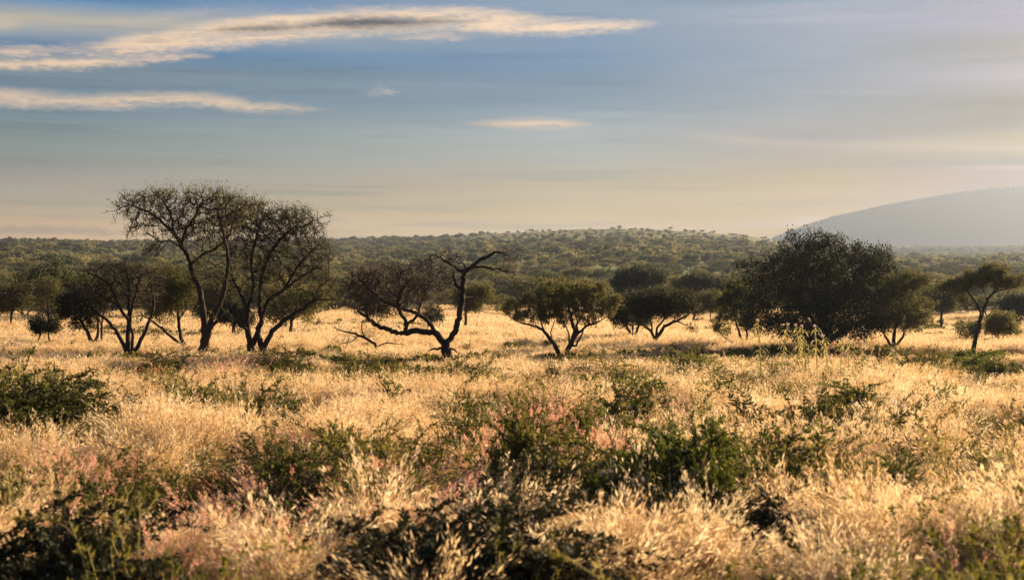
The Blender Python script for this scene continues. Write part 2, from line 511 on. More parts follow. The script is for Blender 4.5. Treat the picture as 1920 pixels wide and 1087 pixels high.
# ------------------------------------------------------------------ branching growth
def resample(path, step, rng, wob):
    P = np.array([p[:3] for p in path], float); Rr = np.array([p[3] for p in path], float)
    seg = np.linalg.norm(np.diff(P, axis=0), axis=1)
    s = np.concatenate([[0], np.cumsum(seg)])
    n = max(2, int(s[-1] / step) + 1)
    # Catmull-Rom through the points
    q = np.linspace(0, s[-1], n)
    Pe = np.vstack([2 * P[0] - P[1], P, 2 * P[-1] - P[-2]])
    out = []
    k = np.clip(np.searchsorted(s, q, side='right') - 1, 0, len(seg) - 1)
    u = ((q - s[k]) / np.maximum(seg[k], 1e-6))[:, None]
    p0, p1, p2, p3 = Pe[k], Pe[k + 1], Pe[k + 2], Pe[k + 3]
    out = 0.5 * (2 * p1 + (p2 - p0) * u + (2 * p0 - 5 * p1 + 4 * p2 - p3) * u ** 2 + (3 * p1 - p0 - 3 * p2 + p3) * u ** 3)
    j = rng.normal(size=out.shape) * wob; j[0] = 0
    return out + j, np.interp(q, s, Rr)


def grow(paths, attr, step, di, dk, iters, rng, tip=0.006, expo=2.75, up=0.0, jit=0.25, wob=0.012, maxn=9000):
    pos, par, fix = [], [], []
    for path in paths:
        P, Rr = resample(path, step, rng, wob)
        if not pos:
            prev = -1; st_ = 0
        else:
            A = np.array(pos)
            prev = int(np.argmin(((A - P[0]) ** 2).sum(1))); st_ = 1
        for p, r in zip(P[st_:], Rr[st_:]):
            pos.append(p); par.append(prev); fix.append(r); prev = len(pos) - 1
    pos = np.array(pos); par = list(par); fix = list(fix)
    attr = np.array(attr)
    if len(attr):
        alive = np.ones(len(attr), bool)
        nd = np.full(len(attr), 1e9); ni = np.zeros(len(attr), int)

        def upd(new, off):
            for c0 in range(0, len(new), 400):
                D = np.linalg.norm(attr[:, None] - new[None, c0:c0 + 400], axis=2)
                k = D.argmin(1); dm = D[np.arange(len(attr)), k]
                b = dm < nd
                nd[b] = dm[b]; ni[b] = k[b] + off + c0
        upd(pos, 0)
        for it in range(iters):
            alive &= nd > dk
            sel = alive & (nd < di)
            if not sel.any() or len(pos) > maxn: break
            idx = ni[sel]
            dirs = unit(attr[sel] - pos[idx])
            uq, inv = np.unique(idx, return_inverse=True)
            acc = np.zeros((len(uq), 3)); np.add.at(acc, inv, dirs)
            acc = unit(acc) + rng.normal(size=acc.shape) * jit
            acc[:, 2] += up
            new = pos[uq] + unit(acc) * step
            off = len(pos)
            pos = np.vstack([pos, new]); par += list(uq); fix += [0.0] * len(uq)
            upd(new, off)
    n = len(pos)
    kids = [[] for _ in range(n)]
    for i, q in enumerate(par):
        if q >= 0: kids[q].append(i)
    rad = np.zeros(n)
    for i in range(n - 1, -1, -1):        # children always come after their parent
        s = sum(rad[k] ** expo for k in kids[i])
        rad[i] = max(tip, s ** (1 / expo), fix[i])
    return pos, np.array(par), kids, rad


def tubes(pos, par, kids, rad, keep, sides=5, thin=0.02):
    """chains of nodes where keep[i]; returns verts, quads"""
    vs, fs = [], []
    vo = 0
    n = len(pos)
    main = [-1] * n
    for i in range(n):
        if kids[i]: main[i] = max(kids[i], key=lambda k: rad[k])
    for i in range(n):
        q = par[i]
        if not keep[i]: continue
        if q >= 0 and main[q] == i and keep[q]: continue
        ch = [i] if q < 0 else [q, i]
        k = i
        while main[k] >= 0 and keep[main[k]]:
            k = main[k]; ch.append(k)
        if len(ch) < 2: continue
        P = pos[ch]; Rr = rad[ch].copy()
        if q >= 0: Rr[0] = min(Rr[0], Rr[1] * 1.25)
        sd_ = sides if Rr.max() > thin else 3
        T = unit(np.gradient(P, axis=0))
        a = np.array([1.0, 0.13, 0.05]); 
        Nn = unit(a - T * (T @ a)[:, None]); B = np.cross(T, Nn)
        th = np.arange(sd_) * TAU / sd_
        ring = P[:, None] + Rr[:, None, None] * (np.cos(th)[None, :, None] * Nn[:, None] + np.sin(th)[None, :, None] * B[:, None])
        if Rr.max() > 0.05:
            ring = P[:, None] + (ring - P[:, None]) * (1 + 0.13 * np.sin(th * 3 + 1.3)[None, :, None] * np.sin(np.arange(len(P)) * 1.7)[:, None, None])
        m = len(ch)
        vs.append(ring.reshape(-1, 3))
        I = (np.arange(m - 1)[:, None] * sd_ + np.arange(sd_)[None]) + vo
        J = (np.arange(m - 1)[:, None] * sd_ + (np.arange(sd_)[None] + 1) % sd_) + vo
        fs.append(np.stack([I, J, J + sd_, I + sd_], -1).reshape(-1, 4))
        vo += m * sd_
    if not vs: return np.zeros((0, 3)), np.zeros((0, 4), int)
    return np.concatenate(vs), np.concatenate(fs)


def needles(p, d, ln, r, rng):
    """thin three-sided spikes"""
    n = len(p)
    d = unit(d)
    a = unit(np.cross(d, rng.normal(size=(n, 3)))); b = np.cross(d, a)
    v = np.stack([p + a * r, p + (-0.5 * a + 0.87 * b) * r, p + (-0.5 * a - 0.87 * b) * r, p + d * np.asarray(ln).reshape(-1, 1)], 1)
    o = np.arange(n)[:, None, None] * 4
    f = (np.array([[0, 1, 3], [1, 2, 3], [2, 0, 3]])[None] + o).reshape(-1, 3)
    return v.reshape(-1, 3), f


def leaves(p, size, rng, d=None, asp=0.45, flat=0.0):
    n = len(p)
    if d is None: d = rng.normal(size=(n, 3))
    d = unit(np.asarray(d)); s = rng.normal(size=(n, 3)); s[:, 2] *= (1 - flat)
    s = unit(np.cross(d, s))
    L = (size * rng.uniform(0.6, 1.4, n))[:, None]
    v = np.stack([p, p + d * L * .5 + s * L * asp * .5, p + d * L, p + d * L * .5 - s * L * asp * .5], 1)
    f = np.arange(n * 4).reshape(-1, 4)
    return v.reshape(-1, 3), f


def sample_lobes(lobes, n, rng, shell=0.28):
    """lobes: (x,y,z,rx,ry,rz[,weight])"""
    wts = np.array([(l[3] * l[4] * l[5]) ** 0.7 * (l[6] if len(l) > 6 else 1) for l in lobes]); wts /= wts.sum()
    out = []
    for l, k in zip(lobes, rng.multinomial(n, wts)):
        v = unit(rng.normal(size=(k, 3))) * (rng.uniform(0, 1, (k, 1)) ** shell)
        out.append(np.array(l[:3]) + v * np.array(l[3:6]))
    return np.vstack(out)


def build_tree(paths, lobes, seed, n_attr=700, step=0.13, leaf=0.07, n_leaf=14000, twig=6, twl=0.22, mats=('bark', 'acacia'), trunk_r=0.028,
               spread=0.10, tip=0.006, di=1.6, dk=0.2, up=0.05, iters=120, expo=2.75, wob=0.012, jit=0.25, upleaf=0.5, asp=0.45, droop=0.0):
    rng = np.random.default_rng(seed)
    at = sample_lobes(lobes, n_attr, rng) if lobes else []
    pos, par, kids, rad = grow(paths, at, step, di, dk, iters, rng, tip, expo, up, jit, wob)
    thick = rad >= trunk_r
    tv, tf = tubes(pos, par, kids, rad, thick, 8, 0.0)
    trunk = [(tv, tf, 0)]
    bv, bf = tubes(pos, par, kids, rad, ~thick, 4, 0.012)
    br = [(bv, bf, 0)]
    fine = np.where(rad < tip * 3.2)[0]
    tips = np.array([i for i in range(len(pos)) if not kids[i]])
    if len(fine) == 0: fine = tips
    pr = np.maximum(par, 0)
    if twig:
        k = rng.choice(fine, size=len(tips) * twig)
        dd = unit(pos[k] - pos[pr[k]]) * 0.8 + rng.normal(size=(len(k), 3)) * 0.6
        dd[:, 2] += 0.25 - droop
        ln = twl * rng.uniform(0.35, 1.5, len(k))
        nv, nf = needles(pos[k], dd, ln, tip * 0.7, rng)
        br.append((nv, nf, 0))
        tp = pos[k] + unit(dd) * (ln * rng.uniform(0.2, 1.0, len(k)))[:, None]
    else:
        tp = pos[fine]
    crown = []
    if n_leaf:
        # clumps on the twigs: some twigs carry many leaves, some none
        wgt = rng.uniform(0, 1, len(tp)) ** 2.6
        k = rng.choice(len(tp), size=n_leaf, p=wgt / wgt.sum())
        c = tp[k] + rng.normal(size=(n_leaf, 3)) * spread
        d = rng.normal(size=(n_leaf, 3)); d[:, 2] += upleaf
        lv, lf = leaves(c, leaf, rng, d, asp)
        crown.append((lv, lf, 0))
    return trunk, br, crown


def px_paths(paths, bx, d, gz, rng, dep=0.35):
    """photo-column/row paths -> metres about the tree's foot; branches also spread in depth"""
    out = []
    for pth in paths:
        q = []
        k = rng.uniform(-1, 1) * dep
        L = max(len(pth) - 1, 1)
        for i, (x, y, r, *dy) in enumerate(pth):
            off = dy[0] if dy else k * i / L * (1 if len(out) else 0.3) * 2
            q.append(((x - bx) / F * (d + off), off, CAMH + (543.5 - y) / F * (d + off) - gz, r))
        out.append(q)
    return out


def px_lobes(lobes, bx, d, gz, dr=0.85):
    out = []
    for (x, y, rx, ry, *rest) in lobes:
        wt = rest[0] if rest else 1.0
        dy = rest[1] if len(rest) > 1 else 0.0
        s = d / F
        out.append(((x - bx) * s, dy, CAMH + (543.5 - y) * s - gz, rx * s, max(rx * s * dr, 0.35), ry * s, wt))
    return out


def hero(name, label, cat, bx, d, paths, lobes, seed, group=None, **kw):
    x = (bx - 960) / F * d
    gz = float(ground_z(x, d)) - 0.05
    rng = np.random.default_rng(seed + 5)
    root = empty(name, (x, d, gz))
    props(root, label, cat, group)
    pp = px_paths(paths, bx, d, gz, rng)
    p0 = pp[0][0]
    pp[0] = [(p0[0], p0[1], -0.1, p0[3] * 1.15)] + ([pp[0][0]] if p0[2] > 0.15 else []) + pp[0][1:]
    mats = kw.get('mats', ('bark', 'acacia'))
    tk, br, cr = build_tree(pp, px_lobes(lobes, bx, d, gz, kw.pop('dr', 0.85)), seed, **kw)
    obj('trunk', mk_mesh(name + '_trunk', tk, [M[mats[0]]], True), root)
    obj('branches', mk_mesh(name + '_branches', br, [M[mats[0] if len(mats) < 3 else mats[2]]], False), root)
    if cr: obj('crown', mk_mesh(name + '_crown', cr, [M[mats[1]]], False), root)
    return root


# ------------------------------------------------------------------ the big trees of the clearing
hero('acacia_tree', 'tallest acacia, forked black trunk, thin open crown spreading left against the sky', 'tree', 380, 47,
     [[(377.5, 690, .17), (381, 660, .15), (384, 640, .135), (383, 617, .12), (379, 579, .105), (374, 547, .095), (363, 519, .085), (353, 488, .075), (339, 460, .06), (326, 440, .045), (307, 421, .03), (280, 400, .02), (240, 383, .009)],
      [(383, 638, .12), (389, 618, .105), (402, 593, .09), (419, 558, .08), (428, 523, .07), (432, 488, .055), (428, 453, .04), (423, 425, .026), (415, 392, .012)],
      [(384, 655, .1), (392, 630, .085), (399, 612, .07), (414, 600, .045), (424, 588, .02)],
      [(356, 496, .05), (381, 477, .04), (409, 463, .026), (432, 440, .012)],
      [(343, 467, .03), (318, 452, .022), (296, 456, .016), (283, 480, .008)],
      [(339, 460, .035), (352, 430, .025), (370, 405, .015), (384, 380, .008)],
      [(326, 440, .03), (322, 405, .02), (308, 375, .01)]],
     [(290, 392, 76, 34, 1.1), (352, 398, 56, 36), (418, 390, 64, 34, 1.3), (372, 430, 70, 34, 1.1), (395, 378, 50, 20), (284, 470, 16, 24, .6), (440, 395, 46, 26), (335, 372, 70, 16, .8), (400, 500, 55, 40, .5), (240, 390, 26, 16), (262, 432, 34, 12, .7)],
     101, n_attr=1700, n_leaf=11000, leaf=0.060, twig=10, twl=0.42, spread=0.05, mats=('bark', 'acacia'), tip=0.0115, dk=0.17, step=0.11, up=0.12)
hero('acacia_tree', 'wide spreading acacia with several low stems just right of the tallest one', 'tree', 480, 52,
     [[(473, 672, .14), (472, 655, .12), (465, 624, .10), (463, 600, .09), (461, 575, .08), (452, 552, .06), (440, 530, .045), (432, 505, .03), (425, 470, .014)],
      [(472, 650, .10), (482, 624, .09), (489, 603, .08), (503, 565, .07), (531, 544, .055), (566, 519, .035), (596, 500, .015)],
      [(492, 668, .10), (494, 655, .12), (484, 630, .10), (486, 612, .08)],
      [(494, 655, .10), (500, 640, .10), (514, 617, .09), (542, 593, .075), (566, 579, .065), (588, 563, .05), (606, 562, .035), (629, 561, .018), (640, 556, .008)],
      [(588, 563, .04), (594, 545, .03), (606, 533, .025), (619, 524, .012)],
      [(462, 616, .07), (458, 613, .06), (433, 589, .045), (423, 565, .03), (410, 552, .012)],
      [(489, 603, .06), (487, 560, .055), (492, 520, .045), (505, 480, .035), (530, 445, .02), (560, 420, .01)],
      [(463, 585, .06), (474, 540, .05), (468, 490, .04), (478, 440, .025), (490, 400, .01)],
      [(531, 544, .04), (560, 500, .03), (590, 470, .015)],
      [(560, 430, .015), (590, 412, .010), (611, 402, .006)]],
     [(520, 424, 84, 30, 1.2), (462, 402, 60, 28, 1.0), (540, 400, 50, 16, .7), (568, 462, 54, 34, 1.2), (596, 478, 34, 26), (585, 510, 46, 24, .9), (430, 440, 34, 40, .8), (470, 460, 60, 50), (580, 540, 46, 24, .6), (450, 530, 55, 36, .45), (520, 500, 70, 40, .9), (600, 500, 26, 28, .8), (575, 425, 36, 18, .8), (520, 560, 50, 24, .4)],
     102, n_attr=2500, n_leaf=19000, leaf=0.066, twig=10, twl=0.40, spread=0.06, mats=('bark', 'acacia'), tip=0.0115, dk=0.17, step=0.12, up=0.1)
hero('bare_tree', 'nearly leafless multi stemmed tree left of the tallest acacia', 'tree', 241, 52,
     [[(241, 668, .12), (240, 655, .10), (239, 628, .085), (241, 593, .07), (241, 547, .055), (238, 516, .03), (232, 495, .012)],
      [(238, 662, .10), (231, 645, .075), (206, 607, .06), (175, 582, .045), (150, 558, .03), (129, 547, .014)],
      [(240, 600, .05), (224, 572, .045), (210, 537, .035), (189, 519, .024), (168, 510, .01)],
      [(244, 662, .09), (258, 652, .075), (276, 614, .06), (290, 572, .045), (286, 537, .035), (287, 515, .025), (301, 498, .01)],
      [(247, 655, .06), (250, 630, .055), (246, 605, .045), (252, 570, .035), (262, 540, .02), (270, 515, .01)],
      [(175, 582, .03), (160, 590, .02), (140, 584, .01)],
      [(224, 572, .03), (200, 560, .02), (180, 548, .012)]],
     [(222, 510, 66, 20), (270, 530, 42, 34), (180, 548, 48, 30), (236, 545, 60, 38, .8), (145, 562, 28, 20)],
     103, n_attr=1300, n_leaf=4500, leaf=0.05, twig=10, twl=0.36, spread=0.06, mats=('bark', 'dark'), tip=0.0115, dk=0.16, step=0.12, jit=0.35)
hero('small_tree', 'short leaning dark leafy tree left of the bare stemmed one', 'tree', 176, 57,
     [[(176, 664, .10), (173, 645, .085), (164, 624, .07), (150, 600, .055), (133, 585, .035), (122, 565, .015)],
      [(176, 650, .07), (181, 625, .055), (178, 600, .04), (170, 575, .02)],
      [(188, 650, .05), (189, 620, .05), (190, 590, .04), (196, 565, .02)]],
     [(132, 572, 22, 26), (158, 590, 26, 26), (185, 580, 24, 26), (168, 560, 34, 16), (146, 610, 14, 12, .7)],
     104, n_attr=600, n_leaf=13000, leaf=0.085, mats=('bark', 'dark'), spread=0.12)
hero('small_tree', 'leafy tree on a slanting stem under the left side of the tallest acacia', 'tree', 345, 55,
     [[(351, 664, .09), (348, 652, .08), (339, 631, .07), (333, 600, .06), (332, 579, .045), (328, 550, .02)],
      [(345, 648, .06), (325, 635, .055), (301, 614, .045), (283, 600, .035), (265, 588, .012)],
      [(333, 600, .04), (346, 580, .03), (352, 550, .012)],
      [(301, 614, .02), (295, 630, .012), (288, 640, .006)]],
     [(325, 525, 40, 30), (330, 560, 42, 32), (300, 590, 26, 18, .6), (350, 540, 28, 34), (312, 545, 26, 30)],
     105, n_attr=700, n_leaf=12000, leaf=0.08, mats=('bark', 'acacia'), spread=0.10)
hero('sapling', 'small two stemmed sapling alone in the grass near the left edge', 'tree', 84, 61,
     [[(92, 655, .04), (93, 640, .038), (92, 622, .03), (90, 608, .012)],
      [(71, 658, .03), (72, 645, .03), (80, 627, .028), (84, 615, .012)]],
     [(87, 613, 25, 13), (68, 606, 14, 10, .7), (100, 606, 14, 10)],
     106, n_attr=260, n_leaf=5200, leaf=0.085, mats=('bark', 'dark'), spread=0.10)
hero('twisted_tree', 'gnarled dead tree leaning right with curled bare top and tangled limbs reaching left', 'tree', 836, 49,
     [[(837, 678, .17), (837, 662, .16), (836, 650, .15), (840, 640, .105), (854, 620, .10), (860, 594, .095), (866, 564, .09), (867, 538, .085), (869, 515, .08), (876, 505, .075), (886, 498, .07), (901, 488, .06), (914, 482, .06), (927, 474, .045), (942, 475, .03), (948, 479, .02), (955, 491, .014), (959, 507, .01), (966, 524, .006)],
      [(880, 502, .05), (899, 500, .045), (919, 503, .042), (940, 507, .035), (958, 509, .025), (966, 520, .018), (972, 530, .012), (966, 537, .006)],
      [(917, 482, .025), (915, 474, .018), (911, 470, .014), (907, 472, .008)],
      [(936, 474, .02), (943, 471, .014), (945, 466, .006)],
      [(943, 507, .02), (945, 498, .018), (946, 491, .016), (953, 489, .010), (957, 496, .006)],
      [(870, 510, .06), (855, 502, .055), (840, 491, .045), (829, 486, .035), (817, 477, .022), (807, 479, .014), (811, 491, .007)],
      [(847, 495, .03), (840, 479, .022), (833, 471, .016), (828, 479, .008)],
      [(876, 504, .04), (870, 494, .032), (857, 491, .024), (845, 484, .014), (838, 476, .007)],
      [(848, 486, .018), (858, 481, .014), (870, 480, .012), (881, 488, .006)],
      [(858, 481, .012), (864, 477, .01), (866, 484, .006)],
      [(866, 543, .06), (856, 534, .05), (852, 514, .035), (851, 500, .012)],
      [(856, 534, .02), (845, 530, .015), (830, 531, .008)],
      [(868, 533, .02), (881, 530, .014), (893, 533, .006)],
      [(836, 655, .13), (831, 643, .12), (822, 630, .105), (814, 623, .10), (798, 621, .095), (780, 620, .09), (755, 624, .09), (737, 621, .085), (711, 611, .08), (695, 602, .075), (680, 589, .055), (667, 577, .02)],
      [(815, 624, .07), (811, 617, .07), (801, 600, .065), (785, 589, .06), (765, 583, .055), (744, 574, .045), (721, 566, .035), (708, 553, .026), (698, 533, .012)],
      [(757, 622, .06), (764, 610, .055), (778, 597, .045), (784, 586, .03)],
      [(762, 614, .035), (759, 600, .03), (750, 580, .022), (746, 556, .01)],
      [(690, 598, .035), (683, 570, .03), (675, 556, .022), (657, 550, .01)],
      [(785, 588, .035), (788, 568, .028), (800, 545, .018), (812, 520, .008)],
      [(744, 574, .025), (752, 545, .02), (745, 515, .01)],
      [(836, 652, .05), (822, 652, .045), (806, 657, .02)],
      [(840, 656, .05), (850, 653, .04), (857, 660, .02)],
      [(708, 553, .02), (690, 540, .014), (672, 520, .007)]],
     [(734, 528, 96, 36, 1.3), (790, 520, 48, 30), (680, 540, 44, 36), (740, 570, 70, 30, .5), (800, 560, 36, 30, .5), (660, 560, 24, 24, .6)],
     107, n_attr=1700, n_leaf=0, twig=11, twl=0.42, mats=('deadbark', 'dark', 'twigs'), tip=0.0105, dk=0.15, step=0.10, jit=0.5, wob=0.02, dr=0.6, trunk_r=0.02)
hero('fallen_branch', 'heap of dead fallen branches in the grass left of the twisted dead tree', 'branch', 668, 52,
     [[(705, 650, .05), (695, 640, .05), (672, 628, .045), (650, 622, .03), (628, 615, .01)],
      [(690, 640, .03), (680, 620, .025), (682, 600, .01)],
      [(672, 628, .03), (660, 640, .02), (640, 645, .008)],
      [(705, 648, .03), (728, 643, .025), (750, 645, .01)]],
     [(662, 630, 38, 14), (690, 625, 24, 18), (640, 640, 20, 10)],
     108, n_attr=300, n_leaf=0, twig=8, twl=0.25, mats=('deadbark', 'dark', 'twigs'), jit=0.6)
hero('umbrella_acacia', 'olive umbrella acacia with sunlit top on two splayed stems in centre of clearing', 'tree', 1055, 50,
     [[(1048, 682, .10), (1048, 668, .09), (1041, 648, .075), (1032, 634, .07), (1021, 621, .055), (1005, 612, .045), (980, 606, .03), (958, 596, .01)],
      [(1063, 676, .09), (1063, 662, .085), (1071, 640, .08), (1077, 621, .07), (1071, 599, .055), (1066, 577, .03), (1060, 556, .012)],
      [(1075, 634, .06), (1082, 626, .055), (1099, 612, .04), (1121, 604, .025), (1140, 592, .01)],
      [(1077, 652, .04), (1083, 643, .035), (1093, 623, .025), (1098, 605, .012)],
      [(1035, 638, .03), (1034, 618, .02), (1040, 600, .01)],
      [(1021, 621, .035), (1012, 596, .025), (1010, 572, .012)],
      [(1077, 615, .045), (1092, 590, .03), (1104, 566, .012)],
      [(1067, 650, .035), (1066, 622, .025), (1050, 600, .01)]],
     [(972, 584, 36, 18), (1010, 562, 34, 22), (1062, 543, 66, 17, 1.2), (1126, 568, 40, 20, 1.1), (1060, 575, 60, 26), (1108, 552, 40, 16), (1000, 596, 44, 12, .8), (1138, 585, 28, 14), (1080, 598, 50, 10, .6)],
     109, n_attr=1500, n_leaf=30000, leaf=0.07, mats=('bark', 'acacia'), spread=0.06, up=0.15, dk=0.18, upleaf=1.2)
hero('umbrella_acacia', 'flat crowned acacia with crooked limbs, right of the central umbrella acacia', 'tree', 1228, 61,
     [[(1227, 656, .11), (1228, 644, .10), (1232, 633, .09), (1236, 628, .08), (1248, 611, .07), (1270, 601, .055), (1286, 593, .035), (1298, 584, .012)],
      [(1228, 640, .08), (1225, 632, .07), (1222, 621, .06), (1209, 612, .045), (1192, 604, .02)],
      [(1233, 632, .06), (1231, 618, .05), (1245, 599, .04), (1257, 587, .03), (1262, 572, .012)],
      [(1270, 602, .03), (1282, 606, .025), (1295, 613, .018), (1309, 620, .007)],
      [(1223, 621, .04), (1218, 600, .03), (1208, 585, .012)],
      [(1248, 611, .03), (1275, 590, .02), (1288, 575, .01)]],
     [(1235, 560, 56, 15, 1.2), (1284, 570, 30, 18), (1200, 572, 34, 18), (1250, 578, 58, 16), (1300, 580, 12, 14, .7)],
     110, n_attr=1000, n_leaf=26000, leaf=0.075, mats=('bark', 'dark'), spread=0.10, up=0.1)
hero('small_tree', 'dusky short tree squeezed behind and between the two umbrella acacias', 'tree', 1187, 68,
     [[(1187, 648, .11), (1186, 636, .10), (1180, 622, .07), (1172, 606, .04), (1166, 590, .015)],
      [(1188, 640, .08), (1193, 624, .07), (1200, 606, .045), (1206, 585, .015)],
      [(1187, 634, .05), (1187, 610, .04), (1184, 590, .015)]],
     [(1172, 586, 26, 22), (1200, 585, 26, 24), (1188, 570, 36, 20), (1160, 596, 16, 14)],
     111, n_attr=500, n_leaf=14000, leaf=0.10, mats=('bark', 'dark'), spread=0.13)
hero('bushy_tree', 'huge dense dark domed thorn tree with foliage down to the grass', 'tree', 1540, 57,
     [[(1540, 662, .20), (1541, 645, .17), (1544, 619, .13), (1549, 585, .10), (1551, 560, .075), (1556, 520, .045), (1560, 480, .015)],
      [(1538, 655, .13), (1530, 620, .10), (1516, 590, .075), (1490, 560, .05), (1460, 530, .025), (1440, 505, .01)],
      [(1543, 650, .13), (1556, 610, .10), (1575, 565, .075), (1602, 514, .045), (1640, 490, .02), (1680, 480, .008)],
      [(1536, 650, .10), (1510, 625, .08), (1470, 605, .05), (1430, 590, .02)],
      [(1545, 648, .10), (1580, 620, .08), (1620, 600, .05), (1660, 590, .02)],
      [(1540, 620, .09), (1530, 570, .07), (1520, 520, .04), (1510, 470, .015)],
      [(1548, 590, .08), (1580, 540, .05), (1600, 480, .015)]],
     [(1540, 486, 92, 38, 1.2), (1408, 588, 38, 36, .9), (1672, 600, 44, 28, .9), (1418, 515, 44, 28, .9), (1655, 530, 44, 34, .9), (1470, 505, 58, 36), (1620, 500, 52, 34), (1450, 560, 56, 38), (1530, 540, 110, 50, 1.1), (1625, 560, 60, 42), (1540, 606, 124, 38, 1.2), (1440, 600, 46, 28, .8), (1650, 484, 30, 16, .8), (1610, 615, 44, 24, .7), (1530, 452, 60, 20, .8)],
     112, n_attr=3200, n_leaf=62000, leaf=0.09, twig=9, twl=0.28, mats=('bark', 'dark'), spread=0.11, up=0.1, dk=0.2, step=0.15, upleaf=1.0)
hero('small_tree', 'pale olive small tree at the left foot of the huge dark domed tree', 'tree', 1396, 60,
     [[(1397, 662, .08), (1397, 650, .07), (1386, 623, .05), (1380, 600, .03), (1376, 570, .012)],
      [(1397, 650, .06), (1402, 626, .045), (1398, 596, .03), (1392, 560, .012)],
      [(1393, 655, .05), (1378, 642, .04), (1362, 636, .03), (1350, 625, .02), (1340, 608, .008)],
      [(1376, 641, .03), (1370, 655, .015), (1360, 662, .006)]],
     [(1384, 548, 24, 24), (1376, 575, 28, 28), (1400, 590, 22, 26), (1366, 598, 14, 12, .6), (1352, 622, 12, 12, .3)],
     113, n_attr=600, n_leaf=15000, leaf=0.08, mats=('bark', 'pale'), spread=0.10)
hero('small_tree', 'straggly open tree at the right foot of the huge dark domed tree', 'tree', 1677, 56,
     [[(1677, 662, .09), (1677, 648, .08), (1677, 632, .07), (1682, 610, .05), (1690, 580, .035), (1700, 545, .015)],
      [(1675, 655, .06), (1666, 638, .05), (1658, 620, .035), (1650, 596, .015)],
      [(1679, 650, .06), (1695, 630, .045), (1704, 610, .03), (1738, 604, .012)],
      [(1682, 610, .04), (1670, 580, .03), (1668, 550, .012)]],
     [(1682, 570, 46, 34), (1712, 525, 34, 16), (1655, 600, 30, 24), (1700, 600, 46, 20, .8), (1730, 580, 24, 24, .7), (1680, 540, 30, 20)],
     114, n_attr=1100, n_leaf=16000, leaf=0.08, mats=('bark', 'acacia'), spread=0.10)
hero('umbrella_acacia', 'slender acacia with one dark curved trunk and flat layered crown, near the right edge', 'tree', 1826, 52,
     [[(1825, 676, .10), (1826, 662, .09), (1828, 643, .08), (1837, 612, .075), (1841, 592, .07), (1851, 568, .055), (1861, 551, .04), (1875, 537, .025), (1884, 524, .01)],
      [(1841, 594, .05), (1835, 582, .045), (1827, 572, .04), (1810, 551, .028), (1796, 541, .012)],
      [(1829, 574, .02), (1815, 570, .014), (1800, 562, .007)],
      [(1852, 566, .03), (1846, 545, .02), (1845, 530, .01)],
      [(1863, 548, .03), (1890, 541, .018), (1908, 536, .009)]],
     [(1790, 537, 34, 12, 1.1), (1864, 508, 34, 14, 1.1), (1893, 528, 32, 14), (1842, 522, 42, 12), (1815, 530, 30, 12), (1866, 524, 40, 12)],
     115, n_attr=1000, n_leaf=24000, leaf=0.062, mats=('bark', 'acacia'), spread=0.08, up=0.15, upleaf=1.0)
hero('small_tree', 'light green rounded small tree on the far right behind the slender acacia', 'tree', 1876, 60,
     [[(1876, 660, .05), (1875, 645, .045), (1873, 630, .035), (1878, 612, .015)],
      [(1875, 640, .03), (1884, 625, .025), (1890, 610, .01)],
      [(1875, 640, .03), (1866, 625, .02), (1862, 612, .01)]],
     [(1878, 607, 26, 18), (1862, 612, 12, 12), (1892, 614, 14, 12)],
     116, n_attr=420, n_leaf=7500, leaf=0.085, mats=('grey', 'pale'), spread=0.10)
hero('small_tree', 'wispy pale shrub like tree left of the slender acacia trunk', 'tree', 1812, 60,
     [[(1814, 652, .03), (1815, 640, .025), (1808, 625, .012)], [(1814, 645, .02), (1822, 630, .015), (1828, 618, .008)]],
     [(1810, 622, 20, 12), (1826, 618, 14, 10)],
     117, n_attr=220, n_leaf=2800, leaf=0.075, mats=('grey', 'pale'), spread=0.10)
# trees between the heroes and the woodland edge
MID = [
    ('dark acacia cut by the left frame edge, in front of the woodland', 20, 92, 'dark', [(18, 560, 44, 22), (30, 545, 30, 14), (-8, 575, 30, 16)], [(20, 608), (22, 585), (28, 562)]),
    ('thin bare stemmed tree with reddish twigs beyond the lone sapling', 92, 86, 'acacia', [(92, 545, 30, 22)], [(92, 606), (92, 590), (88, 565), (84, 545)]),
    ('pale green bush glowing below the wide acacia limbs', 540, 74, 'pale', [(560, 572, 48, 26), (520, 585, 34, 20), (590, 560, 26, 20)], [(545, 622), (548, 600), (556, 578)]),
    ('dark low bush seen between the two large acacia trunks', 432, 78, 'dark', [(438, 590, 30, 20), (455, 600, 22, 14)], [(438, 618), (438, 604), (440, 592)]),
    ('thin grey trunked tree standing just right of the twisted dead trunk', 873, 84, 'pale', [(880, 560, 34, 26), (905, 550, 24, 16)], [(873, 604), (874, 580), (880, 560)]),
    ('dusky round tree half hidden under the dead tree twigs', 800, 80, 'dark', [(806, 590, 22, 12), (700, 575, 30, 20)], [(803, 618), (803, 604), (805, 592)]),
    ('round olive tree beyond the flat crowned acacia', 1325, 98, 'acacia', [(1330, 566, 30, 18), (1305, 572, 22, 14)], [(1300, 602), (1302, 590), (1312, 572)]),
    ('dark leafy tree behind the tallest acacia trunk', 400, 82, 'acacia', [(400, 560, 40, 30), (380, 580, 26, 16)], [(398, 616), (398, 596), (400, 570)]),
    ('olive tree filling the gap left of the slender acacia', 1765, 92, 'acacia', [(1765, 560, 40, 24), (1740, 570, 26, 18)], [(1765, 604), (1766, 585), (1768, 562)]),
    ('shadowy tree behind the slender acacia on the right', 1905, 88, 'dark', [(1900, 580, 34, 22), (1925, 570, 30, 20)], [(1905, 612), (1905, 595), (1904, 578)]),
]
